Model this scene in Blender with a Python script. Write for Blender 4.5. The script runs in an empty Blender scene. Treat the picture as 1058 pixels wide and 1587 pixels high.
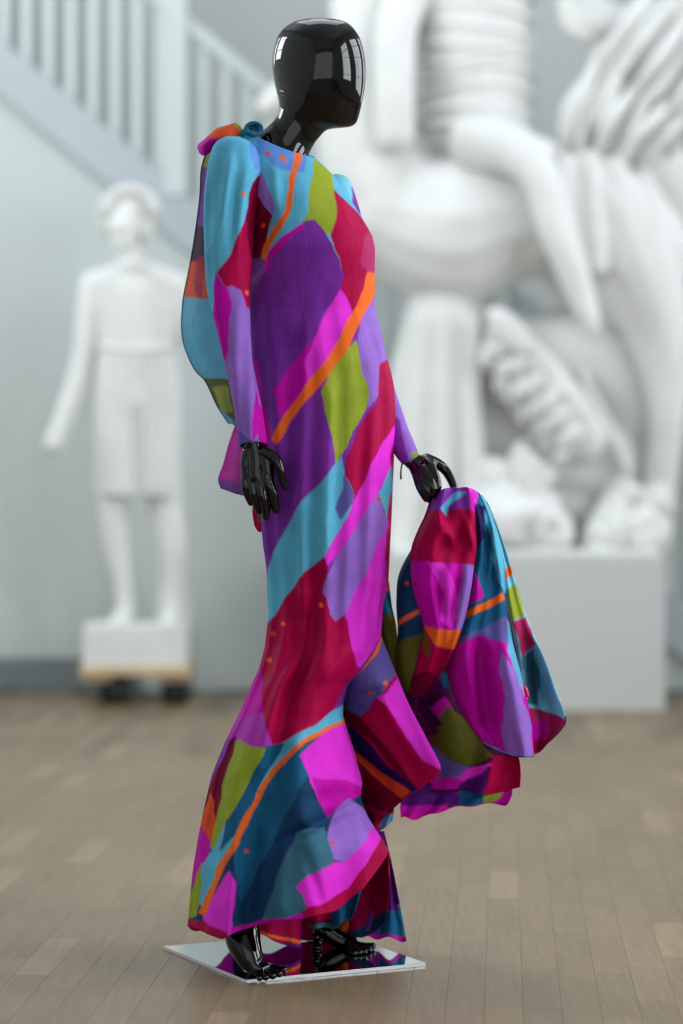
import bpy, bmesh, math, random
import numpy as np
from mathutils import Vector, Matrix
random.seed(7); np.random.seed(7)
C = bpy.context.scene
COL = C.collection
PI = math.pi

# ------------------------------------------------------------------ camera
F = 4183.0; CH = 0.97; HY = 715.0; CX = 529.0
cd = bpy.data.cameras.new('camera'); cam = bpy.data.objects.new('camera', cd); COL.objects.link(cam)
cam.location = (0, 0, CH); cam.rotation_euler = (PI/2, 0, 0)
cd.sensor_fit = 'VERTICAL'; cd.sensor_height = 36; cd.sensor_width = 24
cd.lens = F*36/1587; cd.shift_y = -(793.5-HY)/1587
cd.clip_end = 100
cd.dof.use_dof = True; cd.dof.focus_distance = 5.12; cd.dof.aperture_fstop = 1.75
C.camera = cam
# ------------------------------------------------------------------ world
w = bpy.data.worlds.new('world'); C.world = w; w.use_nodes = True
bg = w.node_tree.nodes['Background']; bg.inputs[0].default_value = (0.88, 0.94, 1.0, 1); bg.inputs[1].default_value = 1.0
# ------------------------------------------------------------------ daylight through the windows, and an added front fill
def area(name, loc, rot, sx, sy, e, col=(0.93, 0.96, 1.0)):
    l = bpy.data.lights.new(name, 'AREA'); l.shape = 'RECTANGLE'; l.size = sx; l.size_y = sy; l.energy = e; l.color = col
    o = bpy.data.objects.new(name, l); COL.objects.link(o); o.location = loc; o.rotation_euler = rot
    return o
XR, XL, YF, YB, ZC = 3.6, -4.0, -3.0, 13.0, 5.6
WIN = [(1.6, 3.4), (4.3, 6.1), (7.0, 8.8), (9.4, 10.8)]
for (a, b), e in zip(WIN, (225, 200, 105, 60)):
    area('window_daylight', (XR+0.35, (a+b)/2, 2.75), (0, PI/2, 0), 3.4, b-a, e, (0.92, 0.96, 1.0))
LWIN = [(7.0, 9.0), (9.8, 11.2)]
for (a, b), e in zip(LWIN, (210, 60)):
    area('window_daylight', (XL-0.35, (a+b)/2, 3.65), (0, -PI/2, 0), 2.0, b-a, e, (0.90, 0.96, 1.0))
area('skylight_daylight', (-0.2, 8.6, ZC+0.25), (0, 0, 0), 3.0, 4.4, 70, (0.93, 0.96, 1.0))
area('front_fill_light', (-0.2, YF-0.3, 2.75), (PI/2, 0, 0), 7.2, 5.0, 62, (0.97, 0.98, 1.0))  # unseen front fill behind the camera, added to brighten the gown
# ------------------------------------------------------------------ exposure
C.view_settings.view_transform = 'Standard'; C.view_settings.look = 'None'
C.view_settings.exposure = 0.0; C.view_settings.gamma = 1; C.view_settings.use_curve_mapping = False

# ------------------------------------------------------------------ helpers
def lin(c):
    c = np.asarray(c, float)/255.0
    return np.where(c <= 0.04045, c/12.92, ((c+0.055)/1.055)**2.4)
def P(x, y, Y):
    return Vector(((x-CX)/F*Y, Y, CH-(y-HY)/F*Y))
def obj(name, me, mat=None, parent=None, smooth=True):
    if isinstance(me, bmesh.types.BMesh):
        b = me; me = bpy.data.meshes.new(name); b.to_mesh(me); b.free()
    o = bpy.data.objects.new(name, me); COL.objects.link(o)
    if mat and not me.materials: me.materials.append(mat)
    if smooth and len(me.polygons): me.polygons.foreach_set('use_smooth', [True]*len(me.polygons))
    if parent: o.parent = parent; o.matrix_parent_inverse = parent.matrix_world.inverted()
    return o
def tag(o, label=None, cat=None, group=None, kind=None):
    if label: o['label'] = label
    if cat: o['category'] = cat
    if group: o['group'] = group
    if kind: o['kind'] = kind
    return o
def empty(name, loc, label, cat, group=None):
    o = bpy.data.objects.new(name, None); COL.objects.link(o); o.location = loc; o.empty_display_size = 0.1
    o.matrix_world = Matrix.Translation(loc)
    return tag(o, label, cat, group)
def box(bm, x0, x1, y0, y1, z0, z1, bev=0):
    r = bmesh.ops.create_cube(bm, size=1)
    bmesh.ops.transform(bm, matrix=Matrix.Translation(((x0+x1)/2, (y0+y1)/2, (z0+z1)/2)) @ Matrix.Diagonal((x1-x0, y1-y0, z1-z0, 1)), verts=r['verts'])
    if bev:
        bmesh.ops.bevel(bm, geom=list({e for v in r['verts'] for e in v.link_edges}), offset=bev, segments=2, affect='EDGES', profile=0.5)
def boxobj(name, dims, mat, parent=None, bev=0, kind=None):
    bm = bmesh.new(); box(bm, *dims, bev=bev); o = obj(name, bm, mat, parent, smooth=False)
    if kind: o['kind'] = kind
    return o
def prism(bm, pts, y0, y1):
    f = [bm.verts.new((x, y0, z)) for x, z in pts]; b = [bm.verts.new((x, y1, z)) for x, z in pts]
    n = len(pts); bm.faces.new(f); bm.faces.new(b[::-1])
    for i in range(n): bm.faces.new((f[i], b[i], b[(i+1) % n], f[(i+1) % n]))
    bmesh.ops.recalc_face_normals(bm, faces=bm.faces)
def cr(vals, t):            # Catmull-Rom through vals (n,k) at parameters t (0..n-1)
    v = np.asarray(vals, float); n = len(v)
    t = np.clip(np.asarray(t, float), 0, n-1-1e-9); i = t.astype(int); f = (t-i)[:, None] if v.ndim == 2 else t-i
    g = lambda k: v[np.clip(k, 0, n-1)]
    p0, p1, p2, p3 = g(i-1), g(i), g(i+1), g(i+2)
    return 0.5*((2*p1)+(-p0+p2)*f+(2*p0-5*p1+4*p2-p3)*f*f+(-p0+3*p1-3*p2+p3)*f**3)
def gridmesh(name, V, closed=False, caps=False):
    nr, nc, _ = V.shape
    me = bpy.data.meshes.new(name)
    idx = np.arange(nr*nc).reshape(nr, nc)
    if closed: idx = np.concatenate([idx, idx[:, :1]], 1)
    q = np.stack([idx[:-1, :-1], idx[1:, :-1], idx[1:, 1:], idx[:-1, 1:]], -1).reshape(-1, 4)
    if caps:
        me.from_pydata(V.reshape(-1, 3).tolist(), [], q.tolist()+[list(range(nc)), list(range((nr-1)*nc, nr*nc))[::-1]])
        return me
    me.vertices.add(nr*nc); me.vertices.foreach_set('co', V.reshape(-1).astype(np.float32))
    me.loops.add(q.size); me.loops.foreach_set('vertex_index', q.reshape(-1).astype(np.int32))
    me.polygons.add(len(q)); me.polygons.foreach_set('loop_start', np.arange(0, q.size, 4, dtype=np.int32))
    me.update(calc_edges=True); me.validate()
    return me
def sweep(bm, pts, seg=14, sub=6, sq=1.0):
    """tapered round limb through (x, y, z, r) world points with rounded ends, as one closed tube"""
    p = np.asarray(pts, float); n = len(p)
    q = cr(p, np.linspace(0, n-1, (n-1)*sub+1))
    c = [Vector(a[:3]) for a in q]; r = [max(a[3], 1e-4) for a in q]
    d0 = (c[1]-c[0]).normalized(); d1 = (c[-1]-c[-2]).normalized()
    cs, rs, ds = [], [], []
    for k in (0, 25, 50, 72):
        a = math.radians(k); cs.append(c[0]-d0*r[0]*math.cos(a)*0.85); rs.append(max(r[0]*math.sin(a), r[0]*.02))
    cs += c; rs += r
    for k in (72, 50, 25, 0):
        a = math.radians(k); cs.append(c[-1]+d1*r[-1]*math.cos(a)*0.85); rs.append(max(r[-1]*math.sin(a), r[-1]*.02))
    m = len(cs); up = None; prev = None
    for i in range(m):
        a = cs[max(i-1, 0)]; b = cs[min(i+1, m-1)]; t = (b-a).normalized()
        if up is None:
            up = t.orthogonal().normalized()
        up = (up-t*up.dot(t)).normalized(); s = t.cross(up)
        ring = [bm.verts.new(cs[i]+(up*math.cos(2*PI*k/seg)+s*math.sin(2*PI*k/seg)*sq)*rs[i]) for k in range(seg)]
        if prev:
            for k in range(seg): bm.faces.new((prev[k], prev[(k+1) % seg], ring[(k+1) % seg], ring[k]))
        else: bm.faces.new(ring[::-1])
        prev = ring
    bm.faces.new(prev)
def ell(bm, c, r, rot=None, seg=20):
    R = bmesh.ops.create_uvsphere(bm, u_segments=seg, v_segments=max(8, seg*2//3), radius=1)
    M = Matrix.Translation(c) @ (rot or Matrix.Identity(4)) @ Matrix.Diagonal((*r, 1))
    bmesh.ops.transform(bm, matrix=M, verts=R['verts'])
def remesh(o, vox, smooth=4, fac=0.6):
    m = o.modifiers.new('remesh', 'REMESH'); m.mode = 'VOXEL'; m.voxel_size = vox; m.use_smooth_shade = True
    if smooth:
        s = o.modifiers.new('smooth', 'SMOOTH'); s.factor = fac; s.iterations = smooth
    return o

# ------------------------------------------------------------------ materials
def mat(name, col, rough=0.5, metal=0.0, noise=0.0, nscale=8.0, bump=0.0, bscale=60.0, coat=0.0, spec=0.5):
    m = bpy.data.materials.new(name); m.use_nodes = True; nt = m.node_tree; b = nt.nodes['Principled BSDF']
    c = lin(col); b.inputs['Base Color'].default_value = (*c, 1)
    b.inputs['Roughness'].default_value = rough; b.inputs['Metallic'].default_value = metal
    b.inputs['Coat Weight'].default_value = coat; b.inputs['Specular IOR Level'].default_value = spec
    tc = nt.nodes.new('ShaderNodeTexCoord')
    if noise:
        n = nt.nodes.new('ShaderNodeTexNoise'); n.inputs['Scale'].default_value = nscale; n.inputs['Detail'].default_value = 4
        nt.links.new(tc.outputs['Object'], n.inputs['Vector'])
        r = nt.nodes.new('ShaderNodeValToRGB'); r.color_ramp.elements[0].position = 0.3; r.color_ramp.elements[1].position = 0.7
        r.color_ramp.elements[0].color = (*(c*(1-noise)), 1); r.color_ramp.elements[1].color = (*np.minimum(c*(1+noise*.6), 1), 1)
        nt.links.new(n.outputs['Fac'], r.inputs[0]); nt.links.new(r.outputs[0], b.inputs['Base Color'])
    if bump:
        n2 = nt.nodes.new('ShaderNodeTexNoise'); n2.inputs['Scale'].default_value = bscale; n2.inputs['Detail'].default_value = 5
        nt.links.new(tc.outputs['Object'], n2.inputs['Vector'])
        bp = nt.nodes.new('ShaderNodeBump'); bp.inputs['Strength'].default_value = bump; bp.inputs['Distance'].default_value = 0.01
        nt.links.new(n2.outputs['Fac'], bp.inputs['Height']); nt.links.new(bp.outputs[0], b.inputs['Normal'])
    return m
M_WALL = mat('painted_wall', (200, 204, 202), 0.9, noise=0.03, nscale=1.5, bump=0.05)
M_WALL2 = mat('stair_wall', (195, 203, 201), 0.9, noise=0.03, nscale=1.2, bump=0.05)
M_STAIR = mat('stair_paint', (176, 185, 190), 0.6, noise=0.03, nscale=3)
M_BAL = mat('baluster_paint', (200, 210, 209), 0.55, noise=0.02)
M_BASE = mat('baseboard_paint', (120, 130, 134), 0.6, noise=0.05)
M_CEIL = mat('ceiling_paint', (190, 195, 195), 0.9, noise=0.03)
M_PLASTER = mat('white_plaster', (222, 223, 221), 0.85, noise=0.06, nscale=6, bump=0.35, bscale=25)
M_PLINTH = mat('plinth_paint', (196, 199, 197), 0.7, noise=0.03, nscale=2)
M_DOLLY = mat('pale_plywood', (205, 180, 140), 0.6, noise=0.15, nscale=20)
M_RUBBER = mat('black_rubber', (14, 14, 15), 0.5)
M_ZINC = mat('zinc_bracket', (120, 122, 125), 0.35, metal=1)
M_BLACK = mat('black_gloss_lacquer', (3, 3, 4), 0.05, spec=0.4)
M_STEEL = mat('polished_steel', (205, 210, 215), 0.06, metal=1)
M_FRAME = mat('window_frame_paint', (90, 92, 95), 0.5)
M_ZIP = mat('black_zip_tape', (12, 12, 18), 0.5)

def glass_mat():
    m = bpy.data.materials.new('window_glass'); m.use_nodes = True; nt = m.node_tree; nt.nodes.clear()
    o = nt.nodes.new('ShaderNodeOutputMaterial'); t = nt.nodes.new('ShaderNodeBsdfTransparent'); g = nt.nodes.new('ShaderNodeBsdfGlossy')
    g.inputs['Roughness'].default_value = 0.02
    x = nt.nodes.new('ShaderNodeMixShader'); x.inputs[0].default_value = 0.06
    nt.links.new(t.outputs[0], x.inputs[1]); nt.links.new(g.outputs[0], x.inputs[2]); nt.links.new(x.outputs[0], o.inputs[0])
    return m
M_GLASS = glass_mat()

def wood_mat():
    m = bpy.data.materials.new('oak_parquet'); m.use_nodes = True; nt = m.node_tree; b = nt.nodes['Principled BSDF']
    at = nt.nodes.new('ShaderNodeAttribute'); at.attribute_name = 'tone'
    geo = nt.nodes.new('ShaderNodeNewGeometry')
    mp = nt.nodes.new('ShaderNodeMapping'); mp.inputs['Scale'].default_value = (60, 3.0, 20); mp.inputs['Rotation'].default_value = (0, 0, 0.06)
    nt.links.new(geo.outputs['Position'], mp.inputs['Vector'])
    n = nt.nodes.new('ShaderNodeTexNoise'); n.inputs['Scale'].default_value = 1.6; n.inputs['Detail'].default_value = 6
    nt.links.new(mp.outputs[0], n.inputs['Vector'])
    r = nt.nodes.new('ShaderNodeValToRGB'); r.color_ramp.elements[0].position = 0; r.color_ramp.elements[1].position = 1
    r.color_ramp.elements[0].color = (*lin((92, 77, 60)), 1); r.color_ramp.elements[1].color = (*lin((150, 132, 106)), 1)
    nt.links.new(at.outputs['Fac'], r.inputs[0])
    mx = nt.nodes.new('ShaderNodeMix'); mx.data_type = 'RGBA'; mx.blend_type = 'MULTIPLY'; mx.inputs[0].default_value = 1.0
    r2 = nt.nodes.new('ShaderNodeValToRGB'); r2.color_ramp.elements[0].position = 0.3; r2.color_ramp.elements[1].position = 0.75
    r2.color_ramp.elements[0].color = (0.82, 0.8, 0.78, 1); r2.color_ramp.elements[1].color = (1.08, 1.06, 1.04, 1)
    nt.links.new(n.outputs['Fac'], r2.inputs[0]); nt.links.new(r.outputs[0], mx.inputs[6]); nt.links.new(r2.outputs[0], mx.inputs[7])
    n3 = nt.nodes.new('ShaderNodeTexNoise'); n3.inputs['Scale'].default_value = 1.1; nt.links.new(geo.outputs['Position'], n3.inputs['Vector'])
    r3 = nt.nodes.new('ShaderNodeValToRGB'); r3.color_ramp.elements[0].position = 0.35; r3.color_ramp.elements[1].position = 0.65
    r3.color_ramp.elements[0].color = (0.93, 0.93, 0.93, 1); r3.color_ramp.elements[1].color = (1.03, 1.03, 1.03, 1)
    mx2 = nt.nodes.new('ShaderNodeMix'); mx2.data_type = 'RGBA'; mx2.blend_type = 'MULTIPLY'; mx2.inputs[0].default_value = 1.0
    nt.links.new(n3.outputs['Fac'], r3.inputs[0]); nt.links.new(mx.outputs[2], mx2.inputs[6]); nt.links.new(r3.outputs[0], mx2.inputs[7])
    nt.links.new(mx2.outputs[2], b.inputs['Base Color'])
    b.inputs['Roughness'].default_value = 0.42; b.inputs['Specular IOR Level'].default_value = 0.4
    return m
M_WOOD = wood_mat()

def silk_mat(name, sheer=0.0, trans=0.22):
    m = bpy.data.materials.new(name); m.use_nodes = True; nt = m.node_tree; b = nt.nodes['Principled BSDF']; out = nt.nodes['Material Output']
    at = nt.nodes.new('ShaderNodeAttribute'); at.attribute_name = 'print'
    tc = nt.nodes.new('ShaderNodeTexCoord')
    n = nt.nodes.new('ShaderNodeTexNoise'); n.inputs['Scale'].default_value = 22; n.inputs['Detail'].default_value = 5
    nt.links.new(tc.outputs['Object'], n.inputs['Vector'])
    r = nt.nodes.new('ShaderNodeValToRGB'); r.color_ramp.elements[0].position = 0.25; r.color_ramp.elements[1].position = 0.8
    r.color_ramp.elements[0].color = (0.86, 0.86, 0.86, 1); r.color_ramp.elements[1].color = (1.1, 1.1, 1.1, 1)
    nt.links.new(n.outputs['Fac'], r.inputs[0])
    mx = nt.nodes.new('ShaderNodeMix'); mx.data_type = 'RGBA'; mx.blend_type = 'MULTIPLY'; mx.inputs[0].default_value = 1.0
    nt.links.new(at.outputs['Color'], mx.inputs[6]); nt.links.new(r.outputs[0], mx.inputs[7])
    nt.links.new(mx.outputs[2], b.inputs['Base Color'])
    b.inputs['Roughness'].default_value = 0.6; b.inputs['Specular IOR Level'].default_value = 0.06
    b.inputs['Sheen Weight'].default_value = 0.0; b.inputs['Sheen Roughness'].default_value = 0.4
    wv = nt.nodes.new('ShaderNodeTexNoise'); wv.inputs['Scale'].default_value = 420; wv.inputs['Detail'].default_value = 2
    nt.links.new(tc.outputs['Object'], wv.inputs['Vector'])
    bp = nt.nodes.new('ShaderNodeBump'); bp.inputs['Strength'].default_value = 0.25; bp.inputs['Distance'].default_value = 0.001
    nt.links.new(wv.outputs['Fac'], bp.inputs['Height'])
    mp = nt.nodes.new('ShaderNodeMapping'); mp.inputs['Scale'].default_value = (1, 1, .45); mp.inputs['Rotation'].default_value = (0, .35, 0); nt.links.new(tc.outputs['Object'], mp.inputs['Vector'])
    wr = nt.nodes.new('ShaderNodeTexNoise'); wr.inputs['Scale'].default_value = 17; wr.inputs['Detail'].default_value = 2.5; wr.inputs['Distortion'].default_value = .8
    nt.links.new(mp.outputs[0], wr.inputs['Vector'])
    b2 = nt.nodes.new('ShaderNodeBump'); b2.inputs['Strength'].default_value = 0.55; b2.inputs['Distance'].default_value = 0.012
    nt.links.new(wr.outputs['Fac'], b2.inputs['Height']); nt.links.new(bp.outputs[0], b2.inputs['Normal']); nt.links.new(b2.outputs[0], b.inputs['Normal'])
    tr = nt.nodes.new('ShaderNodeBsdfTranslucent'); nt.links.new(mx.outputs[2], tr.inputs['Color'])
    ms = nt.nodes.new('ShaderNodeMixShader'); ms.inputs[0].default_value = trans
    nt.links.new(b.outputs[0], ms.inputs[1]); nt.links.new(tr.outputs[0], ms.inputs[2]); last = ms
    if sheer:
        tp = nt.nodes.new('ShaderNodeBsdfTransparent'); m2 = nt.nodes.new('ShaderNodeMixShader'); m2.inputs[0].default_value = sheer
        nt.links.new(ms.outputs[0], m2.inputs[1]); nt.links.new(tp.outputs[0], m2.inputs[2]); last = m2
    nt.links.new(last.outputs[0], out.inputs[0])
    return m
M_SILK = silk_mat('printed_silk'); M_SHEER = silk_mat('sheer_printed_chiffon', 0.22, 0.3)

# ------------------------------------------------------------------ the room
ang = 0.06; dv = np.array([math.sin(ang), math.cos(ang)]); sv = np.array([math.cos(ang), -math.sin(ang)])
floor = boxobj('floor', (XL, XR, YF, YB, -0.12, -0.0085), M_WOOD, kind='structure')
tone = floor.data.attributes.new('tone', 'FLOAT', 'POINT'); tone.data.foreach_set('value', [0.3]*len(floor.data.vertices))
PW, PL, GAP = 0.0685, 0.395, 0.0003
def plank_geo():
    h = PW/2-GAP/2; l = PL/2-GAP/2; c = 0.0004
    top = [(-h+c, -l+c, 0), (h-c, -l+c, 0), (h-c, l-c, 0), (-h+c, l-c, 0)]
    mid = [(-h, -l, -c), (h, -l, -c), (h, l, -c), (-h, l, -c)]
    bot = [(-h, -l, -.009), (h, -l, -.009), (h, l, -.009), (-h, l, -.009)]
    v = top+mid+bot; f = [(0, 1, 2, 3)]
    for a, b in ((0, 4), (4, 8)):
        for k in range(4): f.append((a+k, b+k, b+(k+1) % 4, a+(k+1) % 4))
    return v, f
pv, pf = plank_geo()
cells = []
for i in range(-62, 62):
    off = random.random()*PL
    for j in range(-9, 36):
        s = i*PW; t = j*PL+off
        c = sv*s+dv*t
        if XL+.05 < c[0] < XR-.05 and YF+.2 < c[1] < YB-1.75: cells.append((c[0], c[1]))
def vis(c):
    x, y = c
    if y < 4.5: return -1
    px = CX+x*F/y
    return 1/y**2 if -25 < px < 1083 else -1
cells.sort(key=vis, reverse=True)
near, rest = cells[:300], cells[300:]
tones = [max(0, min(1, random.gauss(0.5, 0.17))) for _ in range(12)]
pm = []
for tn in tones:
    me = bpy.data.meshes.new('plank'); me.from_pydata(pv, [], pf)
    a = me.attributes.new('tone', 'FLOAT', 'POINT'); a.data.foreach_set('value', [tn]*len(pv)); me.materials.append(M_WOOD); pm.append(me)
for x, y in near:
    o = bpy.data.objects.new('plank', random.choice(pm)); COL.objects.link(o); o.location = (x, y, 0); o.rotation_euler = (0, 0, -ang); o.parent = floor
ca, sa = math.cos(-ang), math.sin(-ang); A = np.array(pv); V = []; Fc = []; T = []
for k, (x, y) in enumerate(rest):
    V.append(np.stack([A[:, 0]*ca-A[:, 1]*sa+x, A[:, 0]*sa+A[:, 1]*ca+y, A[:, 2]], 1)); T += [max(0, min(1, random.gauss(0.5, 0.17)))]*12
    Fc += [tuple(12*k+q for q in f) for f in pf]
me = bpy.data.meshes.new('planks'); me.from_pydata(np.concatenate(V).tolist(), [], Fc)
a = me.attributes.new('tone', 'FLOAT', 'POINT'); a.data.foreach_set('value', T)
o = obj('planks', me, M_WOOD, floor, smooth=False); o['kind'] = 'stuff'

boxobj('wall_back', (XL, XR, YB, YB+.15, 0, ZC), M_WALL, kind='structure')
def pierced(name, x0, x1, wins, z0, z1):
    bm = bmesh.new(); ys = [YF]+[v for w_ in wins for v in w_]+[YB]
    for k in range(0, len(ys), 2): box(bm, x0, x1, ys[k], ys[k+1], 0, ZC)
    for a_, b_ in wins: box(bm, x0, x1, a_, b_, 0, z0); box(bm, x0, x1, a_, b_, z1, ZC)
    o = obj(name, bm, M_WALL, smooth=False); o['kind'] = 'structure'; return o
pierced('wall_right', XR, XR+.2, WIN, 1.0, 4.5)
pierced('wall_left', XL-.2, XL, LWIN, 2.6, 4.7)
def window(i, xc, a, b, z0, z1, nm, nh):
    bm = bmesh.new(); t = .05
    box(bm, xc-.03, xc+.03, a, a+t, z0, z1); box(bm, xc-.03, xc+.03, b-t, b, z0, z1)
    box(bm, xc-.03, xc+.03, a+t, b-t, z0, z0+t); box(bm, xc-.03, xc+.03, a+t, b-t, z1-t, z1)
    wd = obj('window_%d' % i, bm, M_FRAME, smooth=False); wd['kind'] = 'structure'
    for k in range(1, nm):
        y = a+(b-a)*k/nm; boxobj('mullion', (xc-.02, xc+.02, y-.018, y+.018, z0+t, z1-t), M_FRAME, wd)
    for k in range(1, nh):
        z = z0+(z1-z0)*k/nh; boxobj('transom', (xc-.022, xc+.022, a+t, b-t, z-.018, z+.018), M_FRAME, wd)
    boxobj('pane', (xc-.003, xc+.003, a+t, b-t, z0+t, z1-t), M_GLASS, wd)
n = 1
for a_, b_ in WIN: window(n, XR+.1, a_, b_, 1.0, 4.5, 3, 4); n += 1
for a_, b_ in LWIN: window(n, XL-.1, a_, b_, 2.6, 4.7, 2, 3); n += 1
bm = bmesh.new()       # ceiling with a skylight well, front wall opened wide for the added front fill
box(bm, XL, XR, YF, 6.4, ZC, ZC+.2); box(bm, XL, XR, 10.8, YB, ZC, ZC+.2); box(bm, XL, -1.7, 6.4, 10.8, ZC, ZC+.2); box(bm, 1.3, XR, 6.4, 10.8, ZC, ZC+.2)
o = obj('ceiling', bm, M_CEIL, smooth=False); o['kind'] = 'structure'
bm = bmesh.new()
box(bm, XL, XL+.2, YF-.2, YF, 0, ZC); box(bm, XR-.2, XR, YF-.2, YF, 0, ZC); box(bm, XL+.2, XR-.2, YF-.2, YF, 5.25, ZC); box(bm, XL+.2, XR-.2, YF-.2, YF, 0, .25)
o = obj('wall_front', bm, M_WALL, smooth=False); o['kind'] = 'structure'

# staircase running down to the right in front of the back wall
SL = 0.826; X0 = -1.44; Z0 = 2.515; BT = 0.237; YS = 11.4
zl = lambda x: Z0-SL*(x-X0)
xe = X0+Z0/SL
bm = bmesh.new(); prism(bm, [(XL, 0.0), (xe-.01, 0.0), (XL, zl(XL))], YS+.03, YS+.15)
o = obj('wall_stair', bm, M_WALL2, smooth=False); o['kind'] = 'structure'
boxobj('baseboard_back', (XL, -0.86, YS+.012, YS+.03, 0, .14), M_BASE, kind='structure')
st = empty('staircase', (0, YS, 0), 'pale grey painted staircase with slim balusters descending behind the sculptures', 'staircase')
bm = bmesh.new(); zt = lambda x: zl(x)+BT
prism(bm, [(XL, zl(XL)), (xe, 0.0), (xe+BT/SL, 0.0), (XL, zt(XL))], YS, YS+.08)
obj('stringer', bm, M_STAIR, st, smooth=False)
k = 0; x = xe+.1
while x > XL+.3:
    z = zt(x)-.09
    if z > 0.05: boxobj('step', (x-.215, x, YS+.08, YB-.02, max(z-.17, 0.0), z), M_STAIR, st)
    x -= .206
boxb = None; x = -1.335-0.094*10
bh = 0.70
me = None
while x < xe:
    z = zt(x)
    if abs(x+.70) > .055 and z > 0.02:
        if me is None:
            bm = bmesh.new(); box(bm, -.02, .02, -.012, .012, -.02, bh, bev=.004); me = bpy.data.meshes.new('baluster'); bm.to_mesh(me); bm.free(); me.materials.append(M_BAL)
        o = bpy.data.objects.new('baluster', me); COL.objects.link(o); o.location = (x, .04, z); o.parent = st
    x += .094
boxobj('newel_post', (-.75, -.65, YS-.01, YS+.09, zt(-.7)-.05, zt(-.7)+.98), M_BAL, st, bev=.006)
for xa, xb in ((XL+.2, -.75), (-.65, xe)):
    bm = bmesh.new(); prism(bm, [(xa, zt(xa)+bh-.01), (xb, zt(xb)+bh-.01), (xb, zt(xb)+bh+.055), (xa, zt(xa)+bh+.055)], YS+.01, YS+.07)
    obj('handrail', bm, M_BAL, st, smooth=False)

# ------------------------------------------------------------------ plaster statue on a dolly
YT = 10.93; SC = F/YT
def S(x, y, r, d=0.0):
    p = P(x, y, YT+d); return (p.x, p.y, p.z, r/SC)
sta = empty('plaster_statue', (P(208, 1000, YT).x, YT, .147), 'white plaster statue of a standing figure in pleated tunic, on wheeled dolly by wall', 'statue')
bm = bmesh.new()
ell(bm, P(195, 342, YT), (32/SC, 38/SC, 46/SC))
ell(bm, P(190, 355, YT-.06), (24/SC, 22/SC, 32/SC))
ell(bm, P(182, 352, YT-.115), (5/SC, 10/SC, 9/SC))            # nose
ell(bm, P(189, 378, YT-.085), (13/SC, 12/SC, 10/SC))          # chin
sweep(bm, [S(200, 372, 19), S(203, 405, 20), S(208, 440, 30)])
sweep(bm, [S(150, 440, 22), S(208, 436, 34), S(268, 443, 24)])
sweep(bm, [S(208, 450, 55), S(208, 540, 54), S(210, 620, 52)])
sweep(bm, [S(148, 440, 25), S(136, 500, 20, -.02), S(126, 560, 16, -.04), S(110, 615, 16, -.06), S(92, 665, 15, -.08), S(82, 690, 16, -.09)])
sweep(bm, [S(272, 445, 26), S(281, 490, 21), S(284, 515, 17)])
sweep(bm, [S(178, 620, 34), S(174, 765, 25), S(180, 840, 22), S(190, 905, 15), S(194, 948, 14)])
sweep(bm, [S(192, 955, 15), S(180, 966, 13, -.06), S(168, 975, 10, -.12)])
sweep(bm, [S(240, 620, 36), S(254, 765, 28), S(266, 840, 24), S(268, 905, 16), S(268, 950, 15)])
sweep(bm, [S(268, 956, 15), S(262, 968, 13, -.07), S(258, 975, 10, -.13)])
sweep(bm, [S(248, 700, 20, .1), S(262, 850, 22, .1), S(270, 965, 30, .08)])   # trunk behind the leg
o = obj('figure', bm, M_PLASTER, sta); remesh(o, .009, 4)
bm = bmesh.new()
ell(bm, P(202, 325, YT+.03), (41/SC, 42/SC, 38/SC))
for k in range(11):
    a = k/10*PI; x = 202-38*math.cos(a); y = 322-32*math.sin(a)
    ell(bm, P(x, y+4, YT-.06), (10/SC, 18/SC, 9/SC), seg=10)
ell(bm, P(228, 358, YT), (12/SC, 26/SC, 24/SC))
ell(bm, P(163, 350, YT+.0), (8/SC, 22/SC, 20/SC))
o = obj('hair', bm, M_PLASTER, sta); remesh(o, .009, 2)
def pleated(rows, name, parent, depth, amp, nf, d0=0.0, phase=0):
    ys = np.array([r[0] for r in rows], float); yy = np.linspace(ys[0], ys[-1], 60); th = np.linspace(0, 2*PI, 240, endpoint=False)
    L = np.interp(yy, ys, [r[1] for r in rows]); R = np.interp(yy, ys, [r[2] for r in rows])
    V = np.zeros((60, 240, 3))
    for i, y in enumerate(yy):
        hw = (R[i]-L[i])/2; c = (R[i]+L[i])/2; p = amp*(0.6+0.4*np.sin(th*3+1))*np.sin(nf*th+phase+0.6*np.sin(y*.02))
        cleft = 16*np.exp(-((c+hw*np.sin(th)-212-(y-600)*.02)/16)**2)*(np.cos(th) > 0)*np.clip((y-570)/120, 0, 1)
        X = c+(hw+p)*np.sin(th); D = -(depth+p/SC*1.3-cleft/SC)*np.cos(th)+d0
        s = (YT+D)/F
        V[i, :, 0] = (X-CX)*s; V[i, :, 1] = YT+D; V[i, :, 2] = CH-(y-HY)*(YT/F)+ (0 if i < 59 else 0.0)
    o = obj(name, gridmesh(name, V, closed=True, caps=True), M_PLASTER, parent); return o
pleated([(412, 185, 228), (422, 150, 262), (440, 133, 284), (480, 135, 284), (520, 146, 276), (537, 150, 270), (543, 150, 270)], 'tunic_bodice', sta, .125, 3.2, 26)
pleated([(536, 150, 268), (550, 146, 273), (600, 142, 279), (680, 142, 280), (740, 147, 279), (768, 150, 277)], 'tunic_skirt', sta, .135, 3.4, 30)
bm = bmesh.new()
pts = []
for k in range(25):
    a = 2*PI*k/24; p = P(210+62*math.sin(a), 540+3*math.cos(3*a), YT-.135*math.cos(a)); pts.append((p.x, p.y, p.z, .013))
sweep(bm, pts, seg=8, sub=2); obj('belt', bm, M_PLASTER, sta)
xa, xb = P(129, 0, 10.78).x, P(291, 0, 10.78).x
boxobj('plinth', (xa, xb, 10.75, 11.12, .150, .316), M_PLASTER, sta, bev=.006)
do = empty('furniture_dolly', ((xa+xb)/2, YT, 0), 'pale wooden dolly on black castors under the plaster statue', 'dolly')
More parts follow.
